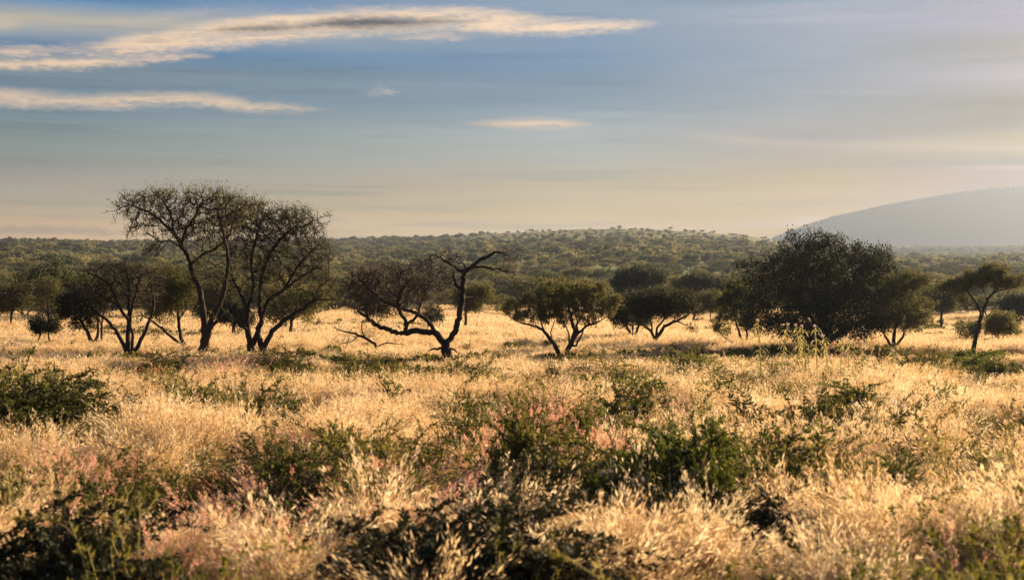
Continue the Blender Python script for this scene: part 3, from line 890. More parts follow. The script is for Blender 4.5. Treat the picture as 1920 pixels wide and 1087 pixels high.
for i, (lb, bx, d, mk, lobes, pth) in enumerate(MID):
    hero('woodland_tree', lb, 'tree', bx, d, [[(x, y, r) for (x, y), r in zip(pth, (.09, .07, .05, .02))],
         [(pth[1][0], pth[1][1], .05), (pth[1][0] - 14, pth[1][1] - 16, .03), (pth[1][0] - 24, pth[1][1] - 26, .01)],
         [(pth[1][0], pth[1][1], .05), (pth[1][0] + 14, pth[1][1] - 14, .03), (pth[1][0] + 28, pth[1][1] - 24, .01)]],
         lobes, 200 + i, n_attr=500, n_leaf=3500 if i == 1 else 11000, leaf=0.11, spread=0.14, mats=('grey' if i in (4,) else 'bark', mk), step=0.18, dk=0.25)


# ------------------------------------------------------------------ woodland
def protos(n, seed, hi=True):
    out = []
    for i in range(n):
        rng = np.random.default_rng(seed + i)
        H = 4.6
        flatness = (0.13, 0.22, 0.18, 0.27, 0.15, 0.30)[i % 6]
        bare = False
        lobes = []
        nl = rng.integers(5, 8)
        for k in range(nl):
            a = rng.uniform(0, TAU); rr_ = rng.uniform(0.5, 1.9) if k else 0
            rx = rng.uniform(1.0, 1.9)
            z = H - flatness * H - rr_ * rng.uniform(0.25, 0.7) - rng.uniform(0, .5)
            lobes.append((math.cos(a) * rr_, math.sin(a) * rr_, z, rx, rx * rng.uniform(.8, 1.1), H * flatness * rng.uniform(0.7, 1.1)))
        paths = [[(0, 0, -.2, .13), (rng.uniform(-.1, .1), 0, .5, .11), (rng.uniform(-.3, .3), rng.uniform(-.2, .2), 1.5, .07), (rng.uniform(-.4, .4), rng.uniform(-.4, .4), 3.0, .02)]]
        for k in range(3):
            a = rng.uniform(0, TAU)
            paths.append([(0, 0, rng.uniform(.3, .7), .08), (math.cos(a) * .6, math.sin(a) * .6, 1.5, .055), (math.cos(a) * 1.5, math.sin(a) * 1.5, 2.7, .02)])
        if hi:
            tk, br, cr = build_tree(paths, lobes, seed + i, n_attr=330, step=0.25, di=2.5, dk=0.4, n_leaf=6500, leaf=0.17, spread=0.17, twig=5, twl=0.3, mats=('bark', 'wood'), upleaf=0.9, asp=0.5, tip=.01)
        else:
            tk, br, cr = build_tree(paths, lobes, seed + i, n_attr=110, step=0.45, di=3.0, dk=0.6, n_leaf=900, leaf=0.46, spread=0.26, twig=3, twl=0.4, upleaf=0.9, asp=0.6, tip=.016)
        out.append((tk, br, cr))
    return out


wr = np.random.default_rng(77)
# woodland edge (distance where the pale clearing stops) per photo column
def edge(px):
    return np.interp(px, [-200, 0, 250, 450, 640, 760, 860, 960, 1120, 1330, 1500, 1700, 1920, 2100],
                     [108, 108, 112, 118, 135, 150, 165, 150, 150, 150, 130, 128, 125, 125])


pts = []
for ring, (d0, d1, sp) in enumerate(((100, 330, 6.5), (330, 700, 7.4), (700, 1650, 9.5))):
    xs = np.arange(-0.46 * d1, 0.46 * d1, sp); ys = np.arange(d0 * 0.9, d1, sp)
    X, Y = np.meshgrid(xs, ys)
    X = (X + wr.uniform(-.48, .48, X.shape) * sp).ravel(); Y = (Y + wr.uniform(-.48, .48, Y.shape) * sp).ravel()
    D = np.hypot(X, Y); PX = 960 + F * X / Y
    k = (D > np.maximum(edge(PX), d0)) & (D <= d1) & (PX > -170) & (PX < 2090)
    dn = fbm(X * 0.012, Y * 0.012, 31, 3)
    thin_ = np.where(D < 260, 0.93, 0.42 + 0.9 * sst(dn, 0.38, 0.6))
    open_ = np.maximum(sst(PX, 760, 960) * (1 - sst(PX, 1430, 1520)) * sst(D, 720, 1000), sst(PX, 1480, 1600) * sst(D, 800, 1100) * .8)
    thin_ = thin_ * (1 - .72 * open_)
    k &= wr.uniform(0, 1, len(X)) < thin_
    pts.append(np.stack([X[k], Y[k]], 1))
P = np.vstack(pts)
D = np.hypot(P[:, 0], P[:, 1])
P = P[np.argsort(D)]; D = np.sort(D)
Z = ground_z(P[:, 0], P[:, 1])
S = wr.uniform(0.5, 1.2, len(P)) * np.where(wr.uniform(0, 1, len(P)) < 0.12, 1.22, 1.0)
# keep the first rows from hiding the slope behind
S *= np.interp(D, [100, 200, 500], [0.92, 0.9, 1.0])
PXs = 960 + F * P[:, 0] / P[:, 1]
S *= 1 - .35 * sst(PXs, 760, 960) * sst(D, 720, 1000)
NI = 282
WHI = protos(6, 900)
tree_lab = ['low flat topped dusky acacia', 'rounded olive green thorn tree', 'spreading umbrella acacia of middling height', 'bulky dark green domed tree', 'wide thin layered acacia', 'tall rounded thorn tree']
proto_obj = []
for i, (tk, br, cr) in enumerate(WHI):
    tm = mk_mesh('woodland_trunk', tk + br, [M['bark']], False)
    cm = mk_mesh('woodland_crown', cr, [M['wood']], False)
    proto_obj.append((tm, cm))
for i in range(NI):
    v = int(wr.integers(0, 6))
    x, y = P[i]
    px = 960 + F * x / y
    zone = 'at the far left' if px < 400 else 'left of centre' if px < 800 else 'beyond the twisted dead tree' if px < 1000 else 'beyond the two umbrella acacias' if px < 1350 else 'beyond the huge domed tree' if px < 1720 else 'at the far right'
    row = 'front rank of the woodland' if D[i] < edge(px) + 14 else 'deeper in the woodland'
    r = empty('woodland_tree', (x, y, float(Z[i]) - .05))
    s = float(S[i])
    r.scale = (s * float(wr.uniform(1.0, 1.5)), s * 1.1, s * float(wr.uniform(.75, 1.0)))
    r.rotation_euler = (0, 0, float(wr.uniform(0, TAU)))
    g_ = 'woodland trees behind the clearing'
    props(r, f'{tree_lab[v]}, {row} {zone}', 'tree', g_)
    obj('trunk', proto_obj[v][0], r); obj('crown', proto_obj[v][1], r)


def scatter(name, label, cat, meshes, pos, rotz, scl, idx, tilt=None):
    """one 'stuff' object: geometry nodes put the meshes on its points"""
    me = bpy.data.meshes.new(name)
    pos = np.asarray(pos, np.float32)
    me.vertices.add(len(pos)); me.vertices.foreach_set('co', pos.ravel())
    for nm, ty, dat in (('rz', 'FLOAT_VECTOR', None), ('sc', 'FLOAT_VECTOR', None), ('ix', 'INT', None)):
        at = me.attributes.new(nm, ty, 'POINT')
        if nm == 'rz':
            rv = np.zeros((len(pos), 3), np.float32); rv[:, 2] = rotz
            if tilt is not None: rv[:, :2] = tilt
            at.data.foreach_set('vector', rv.ravel())
        elif nm == 'sc':
            sv_ = np.asarray(scl, np.float32)
            if sv_.ndim == 1: sv_ = np.repeat(sv_[:, None], 3, 1)
            at.data.foreach_set('vector', np.ascontiguousarray(sv_).ravel())
        else:
            at.data.foreach_set('value', np.asarray(idx, np.int32))
    c = bpy.data.collections.new(name + '_source')
    for i, m_ in enumerate(meshes):
        c.objects.link(bpy.data.objects.new('%s_source_%02d' % (name, i), m_))
    ng = bpy.data.node_groups.new(name, 'GeometryNodeTree')
    ng.interface.new_socket('Geometry', in_out='INPUT', socket_type='NodeSocketGeometry')
    ng.interface.new_socket('Geometry', in_out='OUTPUT', socket_type='NodeSocketGeometry')
    N = ng.nodes.new
    gi, go_ = N('NodeGroupInput'), N('NodeGroupOutput')
    ci = N('GeometryNodeCollectionInfo'); ci.inputs['Collection'].default_value = c
    ci.inputs['Separate Children'].default_value = True; ci.inputs['Reset Children'].default_value = True
    ip = N('GeometryNodeInstanceOnPoints'); ip.inputs['Pick Instance'].default_value = True
    L = ng.links.new
    L(gi.outputs[0], ip.inputs['Points']); L(ci.outputs[0], ip.inputs['Instance'])
    for nm, ty, sk in (('rz', 'FLOAT_VECTOR', 'Rotation'), ('sc', 'FLOAT_VECTOR', 'Scale'), ('ix', 'INT', 'Instance Index')):
        na = N('GeometryNodeInputNamedAttribute'); na.data_type = ty; na.inputs['Name'].default_value = nm
        src = [s_ for s_ in na.outputs if s_.enabled and s_.name == 'Attribute'][0]
        L(src, ip.inputs[sk])
    L(ip.outputs[0], go_.inputs[0])
    ob = obj(name, me)
    md = ob.modifiers.new('scatter', 'NODES'); md.node_group = ng
    props(ob, label, cat, kind='stuff')
    return ob


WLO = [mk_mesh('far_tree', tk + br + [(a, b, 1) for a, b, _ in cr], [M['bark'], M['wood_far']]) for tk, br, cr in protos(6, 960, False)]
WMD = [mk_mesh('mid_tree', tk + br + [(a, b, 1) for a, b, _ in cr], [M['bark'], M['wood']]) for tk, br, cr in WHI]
n = len(P) - NI
idx = np.where(D[NI:] < 420, wr.integers(0, 6, n), wr.integers(6, 12, n))
sc3 = S[NI:, None] * np.stack([wr.uniform(1.0, 1.7, n), wr.uniform(1.0, 1.3, n), wr.uniform(.62, .95, n)], 1)
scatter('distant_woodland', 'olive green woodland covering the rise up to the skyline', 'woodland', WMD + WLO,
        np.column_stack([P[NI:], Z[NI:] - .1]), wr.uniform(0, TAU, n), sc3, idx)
# plain and mountain on the right
px = wr.uniform(1400, 2050, 9000); d = np.sqrt(wr.uniform(1650 ** 2, 2750 ** 2, 9000))
a = np.arctan((px - 960) / F); X, Y = d * np.sin(a), d * np.cos(a)
zz = np.maximum(ground_z(X, Y), np.where(d > 2600, mountain_z(X, Y), -99))
px2 = wr.uniform(1450, 2000, 9000); d2 = np.where(wr.uniform(0, 1, 9000) < .8, wr.uniform(3330, 3450, 9000), wr.uniform(2650, 2800, 9000))
a = np.arctan((px2 - 960) / F); X2, Y2 = d2 * np.sin(a), d2 * np.cos(a)
zz2 = mountain_z(X2, Y2)
PP = np.vstack([np.column_stack([X, Y, zz]), np.column_stack([X2, Y2, zz2])])
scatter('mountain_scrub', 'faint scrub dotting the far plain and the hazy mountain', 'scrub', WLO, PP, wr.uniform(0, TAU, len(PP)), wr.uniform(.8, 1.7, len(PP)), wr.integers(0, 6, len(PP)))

# single characters standing out of the woodland
hero('dead_snag', 'bare dead treetop poking out of the woodland right of the twisted tree', 'tree', 1078, 215,
     [[(1076, 545, .12), (1077, 520, .10), (1080, 500, .06), (1086, 485, .02)], [(1078, 512, .07), (1070, 495, .04), (1069, 480, .015)], [(1079, 508, .05), (1088, 500, .03), (1090, 490, .012)]],
     [(1078, 492, 12, 12)], 301, n_attr=60, n_leaf=0, step=0.3, twig=4, twl=0.8, tip=0.02, mats=('grey', 'dark', 'twigs'), di=4, dk=.5)
for i, (lb, bx, d, lobes) in enumerate((
        ('big dark dome shaped tree rising above the woodland right of centre', 1190, 135, [(1195, 520, 44, 16), (1165, 530, 26, 12), (1225, 524, 26, 14)]),
        ('dark broad tree standing over the woodland between dome tree and huge thorn tree', 1310, 140, [(1310, 530, 40, 16), (1345, 536, 26, 16), (1280, 532, 22, 14)]))):
    hero('woodland_tree', lb, 'tree', bx, d, [[(bx, 590, .16), (bx, 565, .12), (bx + 4, 535, .04)], [(bx, 570, .09), (bx - 20, 545, .05), (bx - 30, 530, .02)], [(bx, 568, .09), (bx + 22, 545, .05), (bx + 34, 530, .02)]],
         lobes, 320 + i, n_attr=500, n_leaf=12000, leaf=0.17, spread=0.2, mats=('bark', 'dark'), step=0.25, di=3, dk=.35, tip=.01)
# the post
fx, fd = (1332 - 960) / F * 118, 118.0
pz = float(ground_z(fx, fd))
th = np.arange(8) * TAU / 8
prof = [(0, .055), (.5, .052), (1.1, .05), (1.26, .047), (1.3, .03)]
v = np.array([(r * math.cos(a_), r * math.sin(a_), z) for z, r in prof for a_ in th])
f = [(k * 8 + j, k * 8 + (j + 1) % 8, (k + 1) * 8 + (j + 1) % 8, (k + 1) * 8 + j) for k in range(4) for j in range(8)]
mp = mk_mesh('fence_post', [(v, np.array(f), 0), (v[-8:], np.array([list(range(8))]), 0)], [M['grey']])
props(obj('fence_post', mp, None, (fx, fd, pz)), 'lone thin wooden post at the far edge of the clearing', 'post')


SB = [  # kind, column, top row, base row, width factor, label
    ('dense', 70, 680, 880, 1.6, 'broad dark green shrub at the left frame edge'),
    ('open', 75, 655, 880, .9, 'tall airy stems rising above the broad left edge shrub'),
    ('dense2', 10, 690, 900, 1.2, 'dark thorny shrub cut off by the left frame edge'),
    ('open', 150, 745, 900, 1.2, 'airy green shrub on the right flank of the broad left edge shrub'),
    ('dense2', 375, 700, 815, 1.2, 'dark twiggy shrub with spiky shoots below the tallest acacia'),
    ('open', 440, 700, 800, 1.0, 'low spreading thorn shrub with a long slanting twig'),
    ('lush', 500, 735, 870, 1.3, 'loose dark green shrub left of centre among straw grass'),
    ('sprig', 490, 700, 860, 1.0, 'upright dark leafy shoot left of centre'),
    ('open', 590, 800, 930, 1.0, 'shrub with slanting leaf sprays and coral grass heads'),
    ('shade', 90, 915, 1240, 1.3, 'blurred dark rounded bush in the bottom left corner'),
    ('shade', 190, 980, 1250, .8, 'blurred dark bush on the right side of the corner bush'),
    ('shade', 560, 880, 1060, 1.1, 'tangled shrub coloured dark for the deep shadow, lower left'),
    ('dense', 985, 705, 1010, .55, 'tallest foreground thorn sapling, arching crossed sprays at its top'),
    ('shade', 1000, 830, 1090, .8, 'dark lower shrub at the foot of the tallest foreground sapling'),
    ('green', 1130, 748, 830, 1.3, 'bright yellow green low clump over a dark hollow'),
    ('lush', 1240, 745, 1030, .95, 'large dense green shrub right of the coral grass'),
    ('lush', 1310, 775, 1040, .9, 'right half of the large green thicket beside a pale stalk'),
    ('lush', 1190, 840, 1060, .9, 'olive shrub filling the left foot of the large green thicket'),
    ('lush', 1180, 800, 1060, .62, 'upright light green shrub between coral grass and the large thicket'),
    ('lush', 1345, 815, 1070, .55, 'upright green shrub on the right edge of the large thicket'),
    ('lush', 1085, 735, 900, .6, 'slender green shrub behind the coral grass'),
    ('shade', 1010, 820, 1060, .6, 'tall shrub coloured dark as if in shadow, left of the coral grass heads'),
    ('lush', 640, 770, 930, .6, 'upright green shrub left of the sparse olive shrub'),
    ('shade', 540, 880, 1080, .8, 'shrub coloured dark for the shadow in the lower left'),
    ('open', 1480, 800, 980, .8, 'upright twiggy shrub in straw grass right of the thicket'),
    ('lush', 1770, 700, 820, .8, 'fresh green shrub amid fluffy grass on the right'),
    ('open', 250, 720, 860, .9, 'upright twiggy green shrub left of the dark twiggy one'),
    ('lush', 1660, 820, 1000, .6, 'upright green shrub beyond the fluffy pale plume'),
    ('dense2', 830, 825, 940, .9, 'small black green shrub left of the coral grass'),
    ('open', 740, 770, 880, 1.3, 'sparse olive shrub with a slim arching shoot'),
    ('sprig', 745, 690, 810, 1.0, 'slim upright shoot rising from pale grass left of centre'),
    ('sprig', 858, 655, 735, .8, 'narrow dark shoot just below the twisted dead trunk'),
    ('olive', 690, 655, 730, 1.6, 'low olive shrub beneath the twisted tree limbs'),
    ('open', 640, 680, 760, 1.2, 'thin green shrub below the gap between acacia and dead tree'),
    ('lush', 1220, 690, 780, 1.5, 'green spreading shrub right of centre in pale grass'),
    ('lush', 1300, 655, 712, 1.9, 'rounded green bush in front of the flat crowned acacia'),
    ('sprig', 1310, 632, 705, 1.0, 'thin forked twig standing over the rounded green bush'),
    ('dense', 1540, 715, 880, 1.0, 'dark thorn shrub with spiky tops right of centre'),
    ('open', 1455, 745, 900, 1.4, 'loose dark shrub with many sprays left of a pale stalk'),
    ('lush', 1615, 700, 810, 1.3, 'airy green shrub below the huge domed tree'),
    ('sprig', 1735, 722, 850, 1.0, 'single leafy upright sprig on the right'),
    ('open', 1700, 850, 960, 1.7, 'flat shrub with a long horizontal leafy branch, right'),
    ('open', 1600, 850, 960, 1.3, 'dark low shrub beneath the pale upright stalk'),
    ('green', 1838, 655, 700, 2.2, 'vivid green low bush at the foot of the slender acacia'),
    ('olive', 1740, 648, 705, 1.8, 'olive low bush left of the slender acacia'),
    ('olive2', 1480, 660, 740, 1.4, 'yellow green weed clump around the tall flower stalks'),
    ('shade', 1440, 900, 1100, .9, 'shrub coloured dark for the shadow in the lower right hollow'),
    ('open', 1890, 790, 880, 1.3, 'small dark shrub at the right frame edge'),
    ('open', 1800, 760, 850, 1.3, 'weak olive shrub among the fluffy grass on the right'),
    ('olive', 1100, 650, 705, 1.5, 'olive undergrowth round the stems of the central umbrella acacia'),
    ('olive', 300, 650, 705, 2.0, 'low green undergrowth between bare tree and tallest acacia'),
    ('dense', 600, 600, 618, 2.0, 'dark flat bush far out in the clearing, below the wide acacia'),
    ('olive', 530, 645, 700, 1.8, 'olive scrub at the base of the wide spreading acacia'),
    ('open', 1390, 700, 790, 1.1, 'spindly shrub below the pale olive small tree'),
    ('sprig', 1640, 880, 1010, .9, 'dark curved shoot low on the right'),
    ('shade', 800, 930, 1200, 1.5, 'dark bush put in for the shadow at the bottom centre'),
    ('shade', 940, 905, 1210, 1.4, 'large dark bush put in for the shadow right of the bottom centre'),
    ('open', 340, 860, 1000, 1.0, 'faint green shrub in straw grass, lower left'),
    ('dense2', 1880, 900, 1060, .8, 'dark green tuft low at the right frame edge'),
]

CL = []
for kind, cx, ty, by, wf, lb in SB:
    d = CAMH * F / (by - 543.5)
    H = (by - ty) / F * d
    CL.append(((cx - 960) / F * d, d, H * wf * (.25 if kind == 'sprig' else .62), 2.2 if kind == 'shade' else 1.35))


def clear_of_shrubs(x, y):
    k = np.ones(len(x), bool)
    rgk = np.random.default_rng(len(x)).uniform(0, 1, len(x))
    for cx, cy, r, ex in CL:
        k &= (rgk > .72) | (((x - cx) / r) ** 2 + ((y - cy + r * (ex - .85)) / (r * ex)) ** 2 > 1)
    return k


# ------------------------------------------------------------------ grass
def blades(rng, n, h, spread, lean, wd, segs=4, hv=0.35):
    a = rng.uniform(0, TAU, n); r = np.sqrt(rng.uniform(0, 1, n)) * spread
    b = np.stack([np.cos(a) * r, np.sin(a) * r, np.zeros(n) - .03], 1)
    a2 = a + rng.normal(size=n) * 0.9
    out = np.stack([np.cos(a2), np.sin(a2), np.zeros(n)], 1)
    H = h * rng.uniform(1 - hv, 1 + hv * .6, n)
    le = H * lean * rng.uniform(0.15, 1.2, n)
    t = np.linspace(0, 1, segs + 1)
    dr = rng.uniform(0, .35, n)
    p = b[:, None] + out[:, None] * (le[:, None] * t[None] ** 1.8)[..., None]
    p[:, :, 2] += H[:, None] * (t[None] - dr[:, None] * t[None] ** 3)
    s = np.stack([-np.sin(a2), np.cos(a2), np.zeros(n)], 1)
    s = unit(s + rng.normal(size=s.shape) * .5)
    wt = wd * rng.uniform(.6, 1.3, n)[:, None] * (1 - t[None] ** 2 * .85)
    L = p - s[:, None] * wt[..., None] / 2; Rr = p + s[:, None] * wt[..., None] / 2
    v = np.stack([L, Rr], 2).reshape(-1, 3)
    base = np.arange(n)[:, None] * (segs + 1) * 2 + np.arange(segs)[None] * 2
    f = np.stack([base, base + 1, base + 3, base + 2], -1).reshape(-1, 4)
    return v, f, p


def tuft(seed, n=70, h=.7, spread=.12, lean=.5, wd=.006, heads=0.5, hk=14, hs=.03, hr=.012, mb='straw', mh='fluff', segs=4, hl=0.35, hang=0.32):
    rng = np.random.default_rng(seed)
    v, f, p = blades(rng, n, h, spread, lean, wd, segs)
    parts = [(v, f, 0)]
    nh = int(n * heads)
    if nh:
        pick = rng.choice(n, nh, replace=False)
        q = p[pick]
        t = rng.uniform(1 - hl, 1.0, (nh, hk))
        x = t * segs; k = np.minimum(x.astype(int), segs - 1); u = (x - k)[..., None]
        c = q[np.arange(nh)[:, None], k] * (1 - u) + q[np.arange(nh)[:, None], k + 1] * u
        dirv = unit(q[:, -1] - q[:, -2])[:, None] + rng.normal(size=(nh, hk, 3)) * hang
        c = c + rng.normal(size=c.shape) * hr
        lv, lf = leaves(c.reshape(-1, 3), hs * 1.5, rng, dirv.reshape(-1, 3), 0.16)
        parts.append((lv, lf, 1))
    return mk_mesh('tuft', parts, [M[mb], M[mh]])


def field(n, dmin, dmax, rng, pw=1.0, pxl=(-130, 2050)):
    """random ground points inside the picture's wedge"""
    d = (rng.uniform(dmin ** pw, dmax ** pw, n)) ** (1 / pw)
    px = rng.uniform(pxl[0], pxl[1], n)
    x = (px - 960) / F * d
    return x, d, px


gr = np.random.default_rng(5)
TU = [tuft(1, 80, .72, .13, .55, .005, .45), tuft(2, 70, .85, .10, .35, .005, .6, 18), tuft(3, 90, .60, .16, .75, .005, .35),
      tuft(4, 45, .86, .10, .50, .0045, .9, 44, .034, .024, hl=.5), tuft(5, 50, .78, .14, .70, .0045, .9, 46, .032, .026, hl=.5), tuft(6, 40, .95, .06, .22, .005, .9, 34, .022, .010, hl=.35, hang=.2),
      tuft(7, 90, .50, .16, .8, .007, .1, mb='rust'), tuft(8, 70, .62, .12, .5, .006, .25, mb='rust'), tuft(9, 70, .55, .15, .9, .006, .4, mb='rust')]
# mid-distance: broader blades, fewer of them
TM = [tuft(11, 46, .62, .30, .6, .013, .5, 8, .06, .04, segs=3), tuft(12, 50, .70, .28, .45, .012, .9, 10, .06, .04, segs=3), tuft(13, 46, .55, .32, .8, .014, .3, 8, .06, .03, segs=3),
      tuft(14, 40, .50, .30, .8, .014, .2, 8, .05, .03, mb='rust', segs=3)]
TF = [tuft(21, 34, .50, .6, .7, .035, .7, 6, .14, .10, segs=2), tuft(22, 34, .56, .6, .5, .032, .9, 7, .13, .10, segs=2), tuft(23, 30, .42, .6, .9, .04, .2, 5, .12, .06, mb='rust', segs=2)]


def put(n, dmin, dmax, pw, choose, smin, smax, seed):
    rng = np.random.default_rng(seed)
    x, y, px = field(n, dmin, dmax, rng, pw)
    z = ground_z(x, y)
    ix, keep, sm = choose(x, y, px, rng)
    s = rng.uniform(smin, smax, n) * sm
    r = rng.uniform(0, TAU, n)
    k = keep
    return np.column_stack([x, y, z])[k], r[k], s[k], ix[k]


def near_choose(x, y, px, rng):
    n = len(x)
    c = fbm(x * .35, y * .35, 41, 3); e = fbm(x * .9, y * .9, 55, 2)
    fl = sst(c, .42, .62)
    ix = rng.integers(0, 3, n)
    ix = np.where(rng.uniform(0, 1, n) < .25 + .55 * fl, rng.integers(3, 6, n), ix)
    rust = rng.uniform(0, 1, n) < (0.85 * sst(c, .60, .38)) * np.interp(y, [9, 16, 30], [1, 1, .5])
    ix = np.where(rust, rng.integers(6, 9, n), ix)
    keep = (rng.uniform(0, 1, n) < .10 + .80 * sst(e * .6 + c * .4, .40, .58)) & clear_of_shrubs(x, y)
    sm = (.44 + .54 * sst(e * .7 + c * .3, .40, .66)) * rng.choice([.75, 1, 1, 1.35], n) * np.interp(y, [8, 20, 34], [.95, .86, .70])
    return ix, keep, sm


def mid_choose(x, y, px, rng):
    n = len(x)
    c = fbm(x * .22, y * .22, 61, 3)
    ix = rng.integers(0, 3, n); ix = np.where(rng.uniform(0, 1, n) < .3 * sst(c, .55, .35), 3, ix)
    return ix, (rng.uniform(0, 1, n) < .35 + .75 * sst(c, .35, .55)) & clear_of_shrubs(x, y), (.33 + .42 * sst(c, .35, .65))


def far_choose(x, y, px, rng):
    n = len(x)
    c = fbm(x * .12, y * .05, 71, 3)
    ix = rng.integers(0, 2, n); ix = np.where(rng.uniform(0, 1, n) < .7 * sst(c, .5, .3), 2, ix)
    return ix, (y < edge(px) + 30) & (rng.uniform(0, 1, n) < .6 + .5 * sst(c, .3, .5)), .32 + .36 * sst(c, .35, .65)


A1 = put(30000, 8.0, 34, 1.7, near_choose, .75, 1.15, 1)
A2 = put(34000, 28, 74, 1.8, mid_choose, .75, 1.25, 2)
A3 = put(34000, 66, 205, 1.8, far_choose, .8, 1.3, 3)
pos = np.vstack([A1[0], A2[0], A3[0]]); rz = np.concatenate([A1[1], A2[1], A3[1]]); ss_ = np.concatenate([A1[2], A2[2], A3[2]])
ix = np.concatenate([A1[3], A2[3] + len(TU), A3[3] + len(TU) + len(TM)])
scatter('dry_grass', 'golden sunlit dry grass with feathery seed heads filling the clearing', 'grass', TU + TM + TF, pos, rz, ss_, ix, gr.normal(size=(len(pos), 2)) * .10)

# pink-headed grass in patches (photo column, row, radius px, count)
TP = [tuft(31, 12, .85, .16, .45, .004, .8, 34, .020, .010, mh='pink', hl=.2), tuft(32, 9, .95, .14, .35, .004, .9, 40, .020, .010, mh='pink', hl=.18), tuft(33, 14, .74, .2, .6, .004, .6, 26, .020, .012, mh='pink', hl=.2)]
PK = [(1030, 790, 50, 46), (1050, 830, 60, 40), (1120, 850, 70, 36), (150, 885, 55, 26), (760, 950, 70, 34), (880, 900, 60, 26), (500, 910, 60, 16), (1200, 890, 50, 20), (450, 950, 50, 12), (930, 840, 60, 26),
      (560, 820, 50, 12), (1280, 900, 60, 12), (860, 960, 60, 14), (700, 900, 60, 14), (1580, 790, 30, 10), (300, 1010, 60, 8), (480, 1000, 50, 8), (1840, 1050, 20, 5), (60, 960, 40, 6), (420, 700, 50, 20), (250, 710, 60, 20), (1240, 770, 60, 12), (1600, 680, 60, 10), (1000, 740, 60, 12)]
q = []
for (cx, cy, rad_, k) in PK:
    pr = np.random.default_rng(int(cx * 7 + cy)); k = int(k * 1.5)
    px_ = cx + pr.normal(size=k) * rad_ * .75; py_ = np.maximum(cy + pr.normal(size=k) * rad_ * .4, 660)
    dd = (CAMH - .62) * F / (py_ - 543.5)
    q.append(np.column_stack([(px_ - 960) / F * dd, dd]))
q = np.vstack(q); zq = ground_z(q[:, 0], q[:, 1])
scatter('pink_grass', 'coral pink headed grass in loose patches through the foreground', 'grass', TP, np.column_stack([q, zq]), gr.uniform(0, TAU, len(q)), gr.uniform(.85, 1.2, len(q)), gr.integers(0, 3, len(q)), gr.normal(size=(len(q), 2)) * .1)


# ------------------------------------------------------------------ herbs and shrubs
def spray(rng, base, d0, L, n_leaf, leaf, droop=.3, side=0.0, segs=6, asp=.4, r=.004):
    """an arching shoot with leaflets on both sides"""
    t = np.linspace(0, 1, segs + 1)
    d0 = unit(d0)
    P = base + d0 * (t * L)[:, None]
    P[:, 2] -= droop * L * t ** 2
    P += np.cumsum(rng.normal(size=P.shape) * L * .025, axis=0) * (t[:, None] > 0)
    T = unit(np.gradient(P, axis=0))
    tt = rng.uniform(.12, 1.0, n_leaf) * segs; k = np.minimum(tt.astype(int), segs - 1); u = (tt - k)[:, None]
    c = P[k] * (1 - u) + P[k + 1] * u
    sd_ = unit(np.cross(T[k], rng.normal(size=(n_leaf, 3))))
    dirs = T[k] * .7 + sd_
    dirs[:, 2] += .25
    lv, lf = leaves(c, leaf, rng, dirs, asp)
    return P, lv, lf


def shrub_parts(seed, H=1.0, Wd=.55, stems=12, side=7, leaf=.035, nl=26, droop=.25, wl='bark', r0=.010):
    rng = np.random.default_rng(seed)
    sv_, sf, lvs, lfs = [], [], [], []
    vo = lo = 0

    def tube(P, r):
        nonlocal vo
        n_ = len(P)
        T = unit(np.gradient(P, axis=0)); a_ = np.array([.9, .3, .1]); Nn = unit(np.cross(T, a_)); B = np.cross(T, Nn)
        th_ = np.arange(3) * TAU / 3
        rr2 = r * np.linspace(1, .3, n_)
        ring = P[:, None] + rr2[:, None, None] * (np.cos(th_)[None, :, None] * Nn[:, None] + np.sin(th_)[None, :, None] * B[:, None])
        sv_.append(ring.reshape(-1, 3))
        I = np.arange(n_ - 1)[:, None] * 3 + np.arange(3)[None] + vo; J = np.arange(n_ - 1)[:, None] * 3 + (np.arange(3)[None] + 1) % 3 + vo
        sf.append(np.stack([I, J, J + 3, I + 3], -1).reshape(-1, 4)); vo += n_ * 3
    for i in range(stems):
        a_ = rng.uniform(0, TAU); tl_ = rng.uniform(.05, 1.0) * Wd / H
        d0 = np.array([math.cos(a_) * tl_, math.sin(a_) * tl_, 1.0])
        L = H * rng.uniform(.6, 1.12)
        P_, lv, lf = spray(rng, np.array([math.cos(a_), math.sin(a_), 0]) * rng.uniform(0, .08) * Wd, d0, L, nl, leaf, droop * .5)
        tube(P_, r0); lvs.append(lv); lfs.append(lf + lo); lo += len(lv)
        for k in range(side):
            u = rng.uniform(.2, .95); j = int(u * (len(P_) - 1))
            sd0 = unit(P_[min(j + 1, len(P_) - 1)] - P_[max(j - 1, 0)]) * .6 + unit(rng.normal(size=3)) * .9
            sd0[2] = abs(sd0[2]) * .8 + .05
            P2, lv, lf = spray(rng, P_[j], sd0, L * rng.uniform(.2, .45), nl, leaf, droop)
            tube(P2, r0 * .5); lvs.append(lv); lfs.append(lf + lo); lo += len(lv)
    return [(np.concatenate(sv_), np.concatenate(sf), 0)], [(np.concatenate(lvs), np.concatenate(lfs), 0)]


SV = {}


def sv_add(key, leafm, *a_, **k_):
    st_, lf_ = shrub_parts(*a_, **k_)
    SV[key] = (mk_mesh('shrub_stems', st_, [M['bark']]), mk_mesh('shrub_leaves', lf_, [M[leafm]]), k_.get('H', 1.0), k_.get('Wd', .55))


